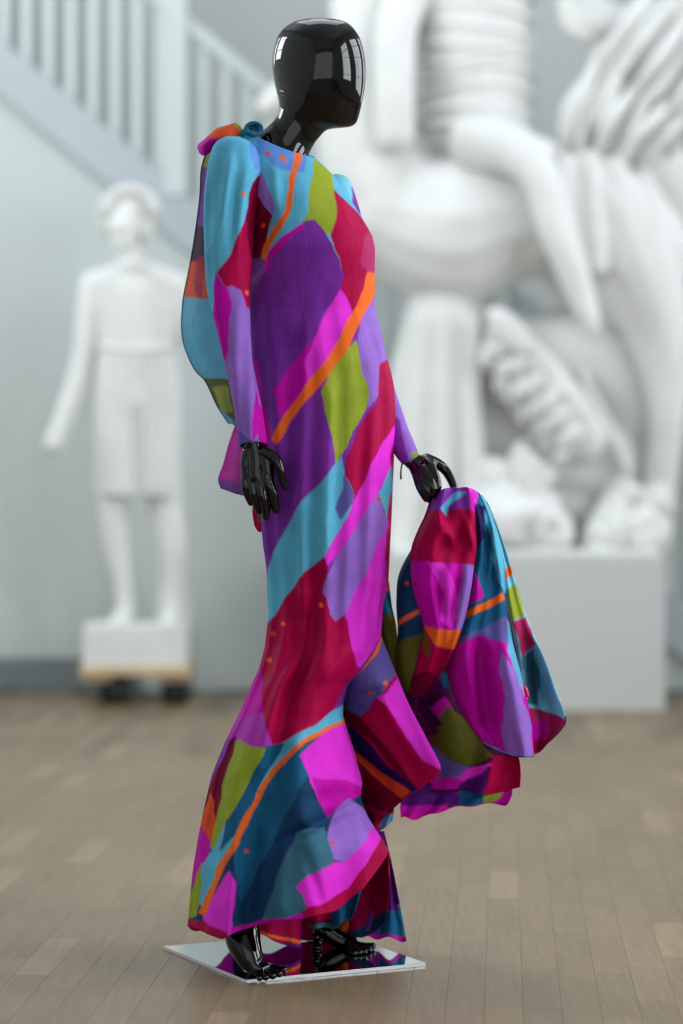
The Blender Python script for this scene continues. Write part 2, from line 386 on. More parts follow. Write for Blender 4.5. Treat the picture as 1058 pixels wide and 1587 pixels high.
for y0, y1 in ((10.73, 10.85), (11.02, 11.14)):
    boxobj('board', (xa-.01, xb+.012, y0, y1, .118, .150), M_DOLLY, do, bev=.003)
for x0 in (xa-.005, xb-.115):
    boxobj('runner', (x0, x0+.12, 10.76, 11.12, .092, .118), M_DOLLY, do, bev=.003)
for x0 in (xa+.115, xb-.055):
    for y0 in (10.81, 11.06):
        bm = bmesh.new(); box(bm, x0-.04, x0+.04, y0-.04, y0+.04, .086, .092); box(bm, x0-.056, x0-.05, y0-.02, y0+.02, .035, .088); box(bm, x0+.05, x0+.056, y0-.02, y0+.02, .035, .088)
        cs = obj('castor', bm, M_ZINC, do, smooth=False)
        bm = bmesh.new(); bmesh.ops.create_cone(bm, cap_ends=True, segments=28, radius1=.042, radius2=.042, depth=.095)
        bmesh.ops.transform(bm, matrix=Matrix.Translation((x0, y0, .042)) @ Matrix.Rotation(PI/2, 4, 'Y'), verts=bm.verts)
        bmesh.ops.bevel(bm, geom=[e for e in bm.edges if len(e.link_faces) == 2 and any(len(f.verts) > 4 for f in e.link_faces)], offset=.006, segments=2, affect='EDGES')
        obj('wheel', bm, M_RUBBER, cs)

# ------------------------------------------------------------------ horse and rider cast on its grey plinth
YH = 10.93; SH = F/YH
xl_, xr_ = P(470, 0, 10.48).x, P(1030, 0, 10.48).x
bm = bmesh.new(); box(bm, xl_, xr_, 10.48, 11.36, 0, .60, bev=.004)
o = obj('grey_plinth', bm, M_PLINTH, smooth=False); tag(o, 'wide smooth grey box plinth carrying the horse and rider cast', 'plinth')
def H(x, y, r, d=0.0):
    p = P(x, y, YH); return (p.x, YH+d, p.z, r/SH)
ho = empty('plaster_horse_and_rider', (P(800, 0, YH).x, YH, .6), 'large white plaster cast of rearing horse with rider and wing, on grey plinth', 'sculpture')
def part(name, sweeps=(), ells=(), vox=.012, sm=4):
    bm = bmesh.new()
    for s in sweeps: sweep(bm, [H(*p) for p in s])
    for v in bm.verts: v.co.z = max(v.co.z, .612)
    for e in ells:
        x, y, rx, ry, d, rd = e[:6]; p = P(x, y, YH); a = e[6] if len(e) > 6 else 0
        ell(bm, (p.x, YH+d, p.z), (rx/SH, rd, ry/SH), Matrix.Rotation(a, 4, 'Y'))
    o = obj(name, bm, M_PLASTER, ho)
    if vox: remesh(o, vox, sm)
    return o
part('horse_body', [
    [(600, 335, 92), (700, 358, 122), (790, 340, 98), (930, 335, 88), (1000, 400, 84)],
    [(620, 330, 95), (570, 245, 78), (555, 130, 62), (570, 30, 52), (600, -60, 46)],
    [(500, 95, 30), (455, 135, 26), (412, 165, 18)],
    [(940, 330, 88, -.05), (985, 430, 74, -.07), (1015, 520, 50, -.08), (1028, 620, 34, -.08), (1022, 720, 28, -.05), (1010, 850, 28, 0)],
    [(880, 400, 50), (930, 500, 34, .05), (950, 600, 26, .08), (925, 720, 22, .1), (925, 850, 24, .1)],
], [(540, 10, 30, 50, 0, .07)])
part('rider_torso', [[(735, -90, 84), (735, 0, 86), (738, 110, 86), (742, 200, 84)], [(690, -110, 45), (640, -20, 36, -.1), (612, 60, 33, -.2), (608, 140, 31, -.24), (610, 225, 30, -.24)]],
     [(740, -200, 45, 60, 0, .13)])
rows = [[(646-3*math.sin(k), 820+3*math.sin(k*1.3)) for k in range(9)]]
bm = bmesh.new()
for k in range(10):
    y = -30+k*26+random.uniform(-8, 8)
    pts = []
    for j in range(9):
        a = (j/8-.5)*PI*1.15; pts.append((P(738+88*math.sin(a), y+8*math.sin(j*.7+k), YH).x, YH-.216*math.cos(a), P(0, y+9*math.sin(j*.8+k*1.1), YH).z, .012+.006*random.random()))
    sweep(bm, pts, seg=8, sub=3)
o = obj('drapery_folds', bm, M_PLASTER, ho); o['kind'] = 'stuff'
part('rider_leg', [[(735, 225, 50, -.14), (790, 245, 40, -.28), (828, 290, 30, -.36), (848, 360, 29, -.38), (872, 425, 25, -.39), (888, 470, 21, -.39), (900, 500, 15, -.41), (906, 522, 9, -.42)]])
part('saddle_cloth', [[(868, 262, 20, -.20), (868, 340, 22, -.22), (880, 412, 20, -.22)], [(905, 258, 20, -.20), (912, 340, 20, -.235), (915, 420, 18, -.23)], [(945, 262, 18, -.19), (958, 340, 20, -.225), (955, 425, 18, -.21)], [(990, 280, 14, -.16), (1000, 350, 15, -.20), (992, 425, 15, -.19)]])
part('support_drapery', [[(690, 480, 60), (672, 600, 72), (668, 720, 82), (668, 850, 88)],
     [(655, 500, 18, -.16), (640, 650, 20, -.19), (620, 850, 24, -.23)], [(690, 500, 18, -.17), (682, 650, 18, -.2), (675, 850, 22, -.24)],
     [(722, 500, 18, -.14), (725, 650, 20, -.18), (735, 850, 24, -.22)]])
fl = []
def feather(x, y, L_, wd, ang_, d):  # one carved feather
    p = P(x, y, YH); bm = bmesh.new()
    ell(bm, (0, 0, 0), (L_/SH, .022, wd/SH), seg=14)
    for v in bm.verts: v.co.y += -.25*v.co.x**2-.6*v.co.z**2
    bmesh.ops.transform(bm, matrix=Matrix.Translation((p.x, YH+d, p.z)) @ Matrix.Rotation(ang_, 4, 'Y') @ Matrix.Rotation(random.uniform(-.2, .2), 4, 'X'), verts=bm.verts)
    obj('feather', bm, M_PLASTER, ho)
for k in range(4):             # lower wing: long lobed coverts above, scalloped feather tips below
    feather(782+k*30, 520+k*34, 48-2*k, 22, .80+.05*k, -.36+.02*k)
for k in range(11):
    t = k/10+random.uniform(-.02, .02)
    feather(752+t*118, 545+t*140, 24+random.uniform(-5, 5), 13, -.95+random.uniform(-.3, .3), -.32+.04*(k % 2))
    feather(776+t*100, 540+t*138, 24+random.uniform(-5, 5), 12, -.6+random.uniform(-.3, .3), -.34+.03*(k % 2))
    feather(772+t*92, 588+t*118, 22+random.uniform(-5, 5), 12, -1.1+random.uniform(-.3, .3), -.24+.04*(k % 2))
for k in range(6):
    feather(905+k*11, 600+k*22, 34, 9, 1.25, -.12)
part('lower_wing_root', [[(775, 520, 30, -.12), (840, 600, 42, -.12), (900, 680, 44, -.08)]])
for k in range(14):           # raised wing: rows of ruffled plumes, upper right
    t = k/13+random.uniform(-.05, .05); j = random.uniform(-20, 20)
    bm = bmesh.new()
    sweep(bm, [H(862+t*130, 238+t*30+j, 6, -.12-.05*(k % 2)), H(880+t*150-j*.5, 165+t*60+j*.4, 8+random.uniform(-2, 5), -.20-random.random()*.1), H(915+t*165, 95+t*85+j, 6, -.18)], seg=10)
    obj('plume', bm, M_PLASTER, ho)
    bm = bmesh.new()
    sweep(bm, [H(898+t*150, 130+t*110+j, 6, -.12), H(940+t*150+j, 62+t*120-j, 8+random.uniform(-2, 5), -.20-random.random()*.1), H(1000+t*130, -15+t*120, 6, -.16)], seg=10)
    obj('plume', bm, M_PLASTER, ho)
part('rocky_backing', [[(700, 540, 55, .12), (820, 560, 78, .14), (930, 560, 80, .14), (1000, 640, 65, .12)], [(700, 640, 60, .12), (820, 700, 80, .14), (950, 720, 80, .14)], [(680, 790, 60, .12), (830, 790, 70, .14), (980, 800, 60, .14)]])
part('wing_mass', [[(905, 235, 34, .02), (960, 150, 50, .02), (1060, 70, 70, .02), (1130, 20, 60, .02)], [(1010, 250, 50), (1060, 320, 46), (1090, 400, 44)]])
part('raised_hand', [[(870, 10, 14, -.1), (900, 38, 20, -.1), (945, 48, 20, -.1)], [(880, -20, 14), (915, 12, 24), (975, 40, 26), (1040, 20, 28)], [(868, 30, 9, -.12), (880, 52, 10, -.12), (910, 66, 10, -.12)]])
part('belt_knot', [[(800, 232, 14, -.2), (828, 238, 16, -.24), (850, 244, 12, -.22)], [(826, 240, 9, -.27), (832, 262, 8, -.27)]], vox=.008)
def rock(x, y, rx, ry, d, rd, seed):
    rnd = random.Random(seed); bm = bmesh.new(); p = P(x, y, YH)
    bmesh.ops.create_icosphere(bm, subdivisions=4, radius=1)
    dirs = [Vector((rnd.gauss(0, 1), rnd.gauss(0, 1), rnd.gauss(0, 1))).normalized() for _ in range(44)]; am = [rnd.uniform(-.26, .26) for _ in dirs]
    for v in bm.verts:
        n_ = v.co.normalized(); f_ = 1+sum(a_*math.exp(-(1-n_.dot(q))*22) for q, a_ in zip(dirs, am)); v.co = n_*f_
    bmesh.ops.transform(bm, matrix=Matrix.Translation((p.x, YH+d, p.z)) @ Matrix.Diagonal((rx/SH, rd, ry/SH, 1)), verts=bm.verts)
    for v in bm.verts: v.co.z = max(v.co.z, .602)
    obj('rock', bm, M_PLASTER, ho)
for i, a_ in enumerate([(785, 805, 78, 62, -.22, .17), (765, 745, 45, 42, -.15, .13), (845, 825, 36, 40, -.28, .12), (715, 815, 55, 50, -.25, .13), (805, 735, 34, 40, -.2, .1), (940, 820, 36, 46, -.16, .12), (990, 825, 42, 42, -.2, .12), (960, 775, 40, 34, -.08, .12), (1010, 780, 28, 30, -.15, .1), (915, 835, 24, 30, -.22, .1)]):
    rock(*a_, seed=i)
bm = bmesh.new(); box(bm, P(606, 0, 10.7).x, P(1022, 0, 10.6).x, 10.55, 11.28, .60, .625, bev=.006); obj('cast_base', bm, M_PLASTER, ho)

# ------------------------------------------------------------------ silk print
K = dict(M=(196, 14, 168), K=(226, 50, 212), P=(128, 50, 160), L=(150, 106, 200), T=(92, 176, 208), B=(28, 92, 132), D=(26, 62, 100), G=(146, 160, 48),
         R=(172, 4, 70), J=(118, 46, 152), W=(112, 0, 40), O=(238, 108, 40), V=(88, 24, 120), S=(98, 88, 160), Y=(92, 92, 30), X=(70, 4, 60), C=(124, 196, 220), Q=(96, 140, 210),
         F=(176, 44, 100), U=(176, 56, 176), Z=(60, 108, 130), N=(40, 20, 80), H=(214, 78, 40))
def paint(U, Vv, base, polys, seed=0):
    return sum(paint1(U+a, Vv+b, base, polys, seed) for a, b in ((-1, -.4), (-.4, 1), (1, .4), (.4, -1), (0, 0)))/5
def paint1(U, Vv, base, polys, seed=0):
    """the printed motif in cloth coordinates (U, Vv); polys = [(colour key, [(u, v), ...])], later ones lie on top"""
    U = U+1.2*np.sin(Vv*.09+seed)+.5*np.sin(Vv*.21+U*.1); Vv = Vv+1.0*np.sin(U*.11+seed*2)
    col = np.tile(lin(K[base]), (U.size, 1)); u = U.ravel(); v = Vv.ravel()
    for key, pl in polys:
        p = np.asarray(pl, float)
        if len(p) == 1:
            ins = np.hypot(u-p[0, 0], v-p[0, 1]) < 3.6
        else:
            bb = (u > p[:, 0].min()) & (u < p[:, 0].max()) & (v > p[:, 1].min()) & (v < p[:, 1].max())
            ins = np.zeros(u.size, bool); uu = u[bb]; vv = v[bb]; c = np.zeros(uu.size, bool)
            j = len(p)-1
            for i in range(len(p)):
                xi, yi, xj, yj = *p[i], *p[j]
                if yi != yj:
                    c ^= ((yi > vv) != (yj > vv)) & (uu < (xj-xi)*(vv-yi)/(yj-yi)+xi)
                j = i
            ins[bb] = c
        col[ins] = lin(K[key])
    return col
def band(pts, wd):
    p = np.asarray(pts, float); t = np.gradient(p, axis=0); n_ = np.stack([-t[:, 1], t[:, 0]], 1); n_ /= np.linalg.norm(n_, axis=1)[:, None]
    w_ = np.interp(np.arange(len(p)), np.linspace(0, len(p)-1, len(wd)), wd)[:, None]/2 if isinstance(wd, (list, tuple)) else wd/2
    return np.concatenate([p+n_*w_, (p-n_*w_)[::-1]]).tolist()
def setcol(me, col):
    a = me.color_attributes.new('print', 'FLOAT_COLOR', 'POINT')
    a.data.foreach_set('color', np.concatenate([col, np.ones((len(col), 1))], 1).astype(np.float32).ravel())

YD = 5.2; SD = F/YD          # distance of the figure; cloth units per metre
def to3(X, Yp, D):
    s = (YD+D)/F
    return np.stack([(X-CX)*s, YD+D, CH-(Yp-HY)*s], -1)
def panel(name, net, base, polys, parent, folds=(), dens=2.6, seed=0, m=None, hem=None, label=None, d0=0.0, creases=()):
    """net: rows of (u, v, depth cm) control points"""
    A = np.array([[(*p, 0)[:3] for p in r] for r in net], float)
    nr, nc = A.shape[:2]
    hgt = np.abs(np.diff(A[:, :, 1], axis=0)).max(1).sum()+1; wid = np.hypot(np.diff(A[:, :, 0], axis=1), np.diff(A[:, :, 1], axis=1)).sum(1).max()
    NR = max(8, int(hgt/dens)); NC = max(8, int(wid/dens))
    B = np.stack([cr(A[:, k], np.linspace(0, nr-1, NR)) for k in range(nc)], 1)
    G_ = np.stack([cr(B[i], np.linspace(0, nc-1, NC)) for i in range(NR)], 0)
    U, Vv, D = G_[..., 0], G_[..., 1], G_[..., 2]/100+d0
    s = np.linspace(0, 1, NC)[None, :]; t = np.linspace(0, 1, NR)[:, None]
    off = 0
    for amp, fs, ft, ph, a0, a1 in folds:     # amplitude m, waves across, drift along, phase, weight at top / bottom
        off = off+amp*(a0+(a1-a0)*t)*np.sin(2*PI*(fs*s+ft*t)+ph+.7*np.sin(3*t+seed+4*s))
    for x0, y0, x1, y1, wd, am in creases:
        Ln = math.hypot(x1-x0, y1-y0); al = ((U-x0)*(x1-x0)+(Vv-y0)*(y1-y0))/Ln; pe = ((U-x0)*(y1-y0)-(Vv-y0)*(x1-x0))/Ln
        off = off+am*np.exp(-(pe/wd)**2)*np.clip((al+15)/30, 0, 1)*np.clip((Ln+15-al)/30, 0, 1)
    D = D+off; V2 = Vv+0
    if hem is not None: V2 = Vv+hem[0]*np.sin(2*PI*hem[1]*s+seed)*t**4
    W = to3(U, V2, D)
    me = gridmesh(name, W); setcol(me, paint(U, Vv, base, polys, seed))
    o = obj(name, me, m or M_SILK, parent)
    so = o.modifiers.new('thickness', 'SOLIDIFY'); so.thickness = .0012
    o['_'] = 0; del o['_']
    if label: o['label'] = label
    return o, W
def edge(name, W, rad, m, parent):
    bm = bmesh.new(); step = max(1, len(W)//40)
    pts = [(*W[i], rad) for i in list(range(0, len(W), step))+[len(W)-1]]
    sweep(bm, pts, seg=6, sub=2); return obj(name, bm, m, parent)

dr = empty('dress', (P(470, 0, YD).x, YD, 0.05), 'long magenta, purple, teal and crimson printed silk gown with train, on black mannequin', 'dress')

# --- bodice and skirt: one continuous sheath from neckline to hem
Lk = [(195, 388), (205, 384), (212, 366), (220, 354), (240, 346), (270, 352), (300, 362), (350, 374), (420, 376), (500, 380), (600, 390), (700, 398), (800, 404), (850, 408), (900, 415), (950, 417), (1000, 412), (1040, 400), (1100, 375), (1150, 350), (1200, 330), (1250, 318), (1300, 308), (1350, 300), (1400, 295), (1440, 292), (1480, 290)]
Rk = [(195, 462), (205, 466), (225, 474), (240, 483), (255, 500), (272, 518), (300, 538), (340, 562), (365, 577), (385, 582), (430, 579), (480, 581), (520, 591), (560, 601), (600, 609), (640, 611), (700, 609), (800, 605), (900, 600), (940, 592), (985, 589), (1010, 583), (1040, 562), (1062, 540), (1085, 531), (1110, 530), (1160, 547), (1215, 561), (1240, 562), (1270, 574), (1318, 604), (1480, 606)]
Dk = [(195, .050), (240, .085), (300, .105), (380, .118), (480, .100), (600, .115), (700, .125), (900, .11), (1000, .115), (1100, .15), (1250, .19), (1400, .22), (1480, .22)]
def sm(k, y, w_=9):
    k = np.array(k, float); g = np.arange(k[0, 0]-40, k[-1, 0]+40, 1.0); v = np.interp(g, k[:, 0], k[:, 1])
    ker = np.hanning(2*w_+1); ker /= ker.sum(); v = np.convolve(np.pad(v, w_, mode='edge'), ker, 'valid'); return np.interp(y, g, v)
NTH = 520; NV = 470
th = np.linspace(-PI, PI, NTH, endpoint=False)           # 0 faces the camera, +90 deg to the right
sx = np.sin(th)
top = np.interp(sx, [-1, -.6, 0, .6, 1], [206, 207, 219, 235, 243]); top = np.where(np.cos(th) < 0, 204+(sx+1)*19, top)
hx = 448+156*sx
hemf = np.interp(hx, [292, 318, 345, 372, 400, 435, 470, 520, 560, 585, 604], [1436, 1446, 1456, 1442, 1433, 1428, 1424, 1412, 1378, 1345, 1318])
hemb = np.interp(hx, [292, 400, 500, 560, 604], [1438, 1450, 1455, 1450, 1430])+4*np.sin(th*9)
wb = np.clip((np.abs(th)-PI/2)/.35, 0, 1); hem_y = hemf*(1-wb)+hemb*wb
tv = np.linspace(0, 1, NV)[:, None]
YY = top[None]+(hem_y-top)[None]*tv
LL = sm(Lk, YY, 7); RR = sm(Rk, YY, 7); CC = (LL+RR)/2; HW = (RR-LL)/2
DD = sm(Dk, YY, 12)
UU = CC+HW*sx[None]
a1 = np.clip((YY-900)/500, 0, 1); a0 = np.clip((YY-420)/300, 0, 1)*(1-a1)
fold = a1*(.024*np.sin(7*th[None]+.004*YY+1.2+.5*np.sin(7*th[None]+1))+.009*np.sin(13*th[None]-.006*YY))*np.clip(1.15-np.abs(sx[None])**3*.6, .3, 1.1)
fold = fold+a0*(.0045*np.sin(16*th[None]+.002*YY+.6*np.sin(.01*YY))+.0045*np.sin(9*th[None]+1))
fold = fold+.0030*np.sin(.045*YY+3*th[None]+np.sin(.013*YY))*np.sin(.02*YY+5*th[None]+1)                       # loose diagonal drag lines
cre = lambda x0, y0, x1, y1, wd, am: am*np.exp(-(((UU-x0)*(y1-y0)-(YY-y0)*(x1-x0))/math.hypot(x1-x0, y1-y0)/wd)**2)*np.clip((YY-min(y0, y1)+20)/40, 0, 1)*np.clip((max(y0, y1)+20-YY)/40, 0, 1)*(np.cos(th)[None] > 0)
fold = fold+cre(474, 500, 470, 1000, 9, .007)-cre(452, 520, 446, 1000, 14, .007)+cre(515, 600, 505, 900, 7, .004)+cre(560, 640, 530, 960, 8, .004)
fold = fold-cre(470, 940, 452, 1130, 20, .024)+cre(500, 940, 510, 1100, 12, .006)
fold = fold-cre(500, 1160, 562, 1228, 12, .004)-cre(440, 1305, 562, 1240, 10, .026)+cre(470, 1225, 560, 1205, 16, .010)
fold = fold-cre(404, 1210, 378, 1440, 15, .022)+cre(366, 1300, 352, 1456, 9, .014)-cre(335, 1300, 318, 1440, 7, .010)+cre(440, 1290, 430, 1425, 14, .012)-cre(480, 1340, 500, 1410, 9, .012)-cre(420, 330, 392, 420, 14, .012)+cre(425, 255, 432, 340, 8, .006)
Dp = -(DD+fold)*np.cos(th)[None]
Wm = to3(CC+(HW+np.clip(fold, -.004, .004)*SD*.5)*sx[None], YY+0*UU, Dp)
meA = gridmesh('gown_sheath', Wm, closed=True)
bodice = [
 ('T', [(300, 190), (560, 190), (560, 420), (300, 420)]),
 ('Q', [(395, 195), (478, 232), (470, 268), (430, 262), (402, 238)]),
 ('G', [(487, 245), (502, 258), (514, 270), (519, 295), (522, 325), (517, 366), (505, 359), (487, 342), (466, 348), (477, 327), (479, 299), (483, 272)]),
 ('L', [(391, 281), (402, 262), (414, 285), (425, 312), (421, 334), (408, 318)]),
 ('W', [(340, 285), (391, 283), (408, 318), (420, 336), (411, 380), (400, 410), (398, 560), (340, 560)]),
 ('J', [(407, 402), (470, 344), (487, 340), (506, 360), (515, 380), (521, 397), (525, 405), (534, 432), (528, 450), (506, 478), (486, 525), (464, 547), (423, 606), (430, 660), (400, 690), (385, 690), (385, 400)]),
 ('M', [(468, 346), (474, 352), (444, 374), (421, 400), (415, 425), (407, 425), (409, 396), (438, 366)]),
 ('R', [(519, 293), (528, 305), (547, 321), (570, 348), (590, 362), (590, 420), (578, 423), (574, 438), (547, 487), (540, 467), (528, 449), (534, 431), (525, 404), (519, 388), (513, 367), (521, 330)]),
 ('F', [(555, 405), (562, 382), (568, 363), (576, 352), (590, 372), (590, 420), (575, 425), (560, 412)]),  # highlight on the bust, put into the colour as lighter crimson
 ('O', band([(467, 228), (459, 252), (452, 275), (452, 297), (444, 328), (428, 356), (411, 386), (405, 402)], [13, 9, 9, 11, 9])),
 ('O', [(441, 246)]), ('O', [(437, 243)]), ('H', [(415, 239)]), ('H', [(378, 300)]), ('H', [(407, 350)]),
 ('M', [(528, 449), (540, 468), (547, 487), (525, 525), (502, 563), (479, 593), (441, 642), (436, 645), (423, 606), (464, 547), (487, 525), (506, 478)]),
 ('K', [(528, 449), (540, 468), (547, 487), (525, 525), (502, 563), (479, 593), (471, 560), (490, 520), (506, 478)]),
 ('L', [(583, 450), (615, 450), (615, 580), (598, 583), (581, 618), (570, 634), (566, 590), (562, 574), (553, 531), (559, 495), (573, 466)]),
 ('G', [(551, 526), (562, 574), (570, 602), (568, 636), (547, 667), (532, 703), (521, 721), (513, 687), (502, 627), (496, 606), (510, 580), (528, 550)]),
 ('P', [(496, 608), (504, 634), (517, 695), (522, 722), (500, 744), (468, 780), (453, 803), (441, 822), (423, 858), (415, 900), (380, 900), (380, 700), (426, 689), (449, 661), (483, 615)]),
 ('J', [(380, 700), (426, 689), (449, 661), (476, 622), (470, 700), (456, 760), (441, 822), (420, 860), (380, 900)]),  # left side of the purple darkened: torso shade in the colour
 ('M', [(380, 560), (400, 560), (406, 620), (423, 680), (400, 690), (380, 690)]),
 ('O', band([(580, 424), (573, 449), (553, 489), (535, 527), (507, 570), (480, 602), (445, 648), (424, 686)], [22, 17, 18, 19, 15, 12])),
 ('R', [(590, 565), (600, 556), (620, 580), (620, 650), (611, 661), (593, 687), (574, 721), (559, 755), (549, 773), (534, 737), (541, 700), (556, 661), (581, 627)]),
 ('K', [(620, 640), (620, 760), (600, 740), (588, 761), (575, 790), (562, 802), (547, 823), (525, 860), (508, 876), (502, 864), (532, 810), (540, 800), (550, 773), (559, 755), (574, 721), (593, 687), (608, 663)]),
 ('T', [(620, 700), (620, 790), (600, 800), (588, 765), (600, 735), (609, 718)]),
 ('L', [(588, 761), (597, 799), (606, 800), (600, 826), (562, 894), (536, 951), (519, 964), (510, 951), (508, 928), (500, 917), (504, 894), (525, 860), (547, 823), (562, 800)]),
 ('H', [(590, 775)]),
 ('K', [(620, 790), (603, 800), (596, 826), (562, 894), (536, 951), (533, 955), (540, 974), (547, 1012), (555, 1034), (581, 1006), (592, 985), (600, 950), (620, 930)]),
 ('R', [(607, 690), (620, 690), (620, 925), (597, 912), (600, 826), (606, 760)]),
 ('T', [(521, 719), (532, 708), (534, 737), (549, 765), (547, 778), (540, 800), (530, 812), (502, 864), (472, 889), (445, 921), (426, 953), (410, 970), (410, 906), (423, 857), (441, 819), (453, 800), (468, 778), (500, 742)]),
 ('S', [(532, 735), (549, 765), (546, 780), (528, 808), (520, 790), (530, 760)]),
 ('R', [(502, 862), (508, 876), (500, 917), (508, 928), (510, 951), (519, 964), (530, 955), (540, 974), (547, 1012), (555, 1036), (540, 1055), (525, 1081), (513, 1103), (487, 1126), (449, 1145), (423, 1158), (411, 1140), (407, 1102), (407, 1072), (404, 1034), (400, 1005), (414, 974), (426, 951), (445, 921), (472, 887)]),
 ('O', [(498, 937)]), ('O', [(437, 966)]), ('H', [(423, 983)]), ('O', [(415, 1024)]),
 ('M', [(404, 1034), (407, 1072), (407, 1114), (423, 1157), (404, 1164), (389, 1156), (364, 1147), (350, 1140), (360, 1080), (380, 1020)]),
 ('U', [(365, 1110), (407, 1105), (423, 1157), (404, 1164), (364, 1147)]),
]
skirt = [
 ('D', [(404, 1163), (423, 1157), (449, 1144), (487, 1125), (513, 1102), (530, 1092), (640, 1100), (640, 1490), (270, 1490), (270, 1300), (320, 1230), (370, 1170)]),
 ('T', [(404, 1160), (423, 1157), (449, 1144), (487, 1125), (513, 1102), (531, 1092), (540, 1118), (506, 1126), (472, 1145), (440, 1172), (405, 1220), (385, 1262), (362, 1305), (336, 1352), (318, 1405), (300, 1400), (305, 1350), (330, 1310), (357, 1265), (392, 1202)]),
 ('B', [(404, 1160), (440, 1150), (425, 1180), (395, 1230), (370, 1290), (340, 1320), (355, 1265), (392, 1202)]),
 ('B', [(540, 1121), (506, 1132), (449, 1172), (401, 1235), (383, 1275), (362, 1318), (372, 1400), (420, 1310), (460, 1230), (480, 1200)]),
 ('Z', [(460, 1290), (503, 1280), (518, 1335), (480, 1362), (457, 1376), (470, 1393), (477, 1409), (440, 1428), (405, 1432), (425, 1370), (440, 1330)]),
 ('W', [(366, 1140), (357, 1150), (330, 1210), (300, 1262), (310, 1290), (333, 1272), (344, 1215), (364, 1156)]),
 ('H', [(328, 1225), (300, 1300), (310, 1330), (324, 1312), (335, 1274), (330, 1255)]),
 ('M', [(316, 1280), (324, 1312), (322, 1325), (310, 1345), (290, 1390), (280, 1380), (300, 1290)]),
 ('G', [(364, 1150), (372, 1146), (390, 1156), (412, 1161), (392, 1202), (357, 1267), (327, 1316), (322, 1312), (333, 1274), (344, 1215)]),
 ('G', [(313, 1335), (298, 1375), (280, 1430), (305, 1420), (308, 1390)]),
 ('K', [(545, 1112), (506, 1132), (462, 1172), (477, 1198), (484, 1220), (492, 1241), (510, 1267), (527, 1250), (553, 1233), (570, 1226), (570, 1120)]),
 ('M', [(484, 1205), (492, 1241), (510, 1267), (527, 1250), (553, 1233), (570, 1226), (540, 1210)]),
 ('L', [(514, 1272), (524, 1252), (540, 1237), (562, 1250), (585, 1285), (570, 1302), (562, 1307), (536, 1337), (518, 1333), (506, 1302)]),
 ('K', [(577, 1282), (610, 1310), (566, 1341), (540, 1376), (501, 1400), (477, 1409), (470, 1393), (457, 1376), (475, 1359), (518, 1337), (536, 1337), (562, 1305)]),
 ('R', [(588, 1300), (620, 1300), (620, 1400), (500, 1470), (430, 1470), (430, 1426), (466, 1418), (477, 1407), (501, 1400), (540, 1376), (566, 1341)]),
 ('K', [(349, 1359), (357, 1350), (366, 1367), (364, 1410), (360, 1437), (356, 1470), (310, 1470), (314, 1420), (332, 1385)]),
 ('R', [(280, 1425), (315, 1428), (350, 1446), (356, 1462), (340, 1470), (280, 1470)]),
 ('M', [(358, 1440), (372, 1434), (400, 1427), (440, 1422), (470, 1416), (470, 1470), (358, 1470)]),
 ('O', band([(534, 1119), (506, 1130), (472, 1149), (449, 1167), (426, 1193), (401, 1230), (383, 1268), (362, 1312), (336, 1360), (320, 1394), (313, 1418)], [6, 8, 10, 12])),
 ('H', [(514, 1306)]), ('H', [(381, 1318)]),
]
setcol(meA, paint(UU, YY+0*UU, 'P', bodice+skirt, 0))
o = obj('gown_sheath', meA, M_SILK, dr); so = o.modifiers.new('thickness', 'SOLIDIFY'); so.thickness = .0012; so.offset = -1

# --- near sleeve, a ring-by-ring tube
def tube(name, ks, dc, ratio, base, polys, foldf=None, seed=0, d1=None):
    k = np.array(ks, float); ys = np.arange(k[0, 0], k[-1, 0]+.1, 2.5); t_ = np.linspace(-PI, PI, 150, endpoint=False)
    L = sm(k[:, [0, 1]], ys, 5)[:, None]; R = sm(k[:, [0, 2]], ys, 5)[:, None]; c = (L+R)/2; hw = (R-L)/2
    dcc = np.interp(ys, [k[0, 0], k[-1, 0]], [dc, d1 if d1 is not None else dc])[:, None]
    f = foldf(ys[:, None], t_[None]) if foldf else 0
    D = dcc-(hw/SD*ratio+f)*np.cos(t_)[None]; U = c+(hw)*np.sin(t_)[None]; yy = ys[:, None]+0*U
    yy = yy-6*np.cos(t_)[None]*np.clip((yy-ys[-1]+30)/30, 0, 1)
    me = gridmesh(name, to3(c+(hw+np.clip(f, -.004, .004)*SD*.4)*np.sin(t_)[None], yy, D), closed=True); setcol(me, paint(U, yy, base, polys, seed))
    o = obj(name, me, M_SILK, dr); q = o.modifiers.new('thickness', 'SOLIDIFY'); q.thickness = .0012; return o
def sf(y, t_):
    u = np.clip((460-y)/200, 0, 1)
    return u*np.clip((y-222)/90, 0, 1)*(.0075*np.sin(6*t_+.012*y+.8*np.sin(2*t_))+.0025*np.sin(11*t_-.01*y))+(1-u)*(.0022*np.sin(5*t_+.05*y))
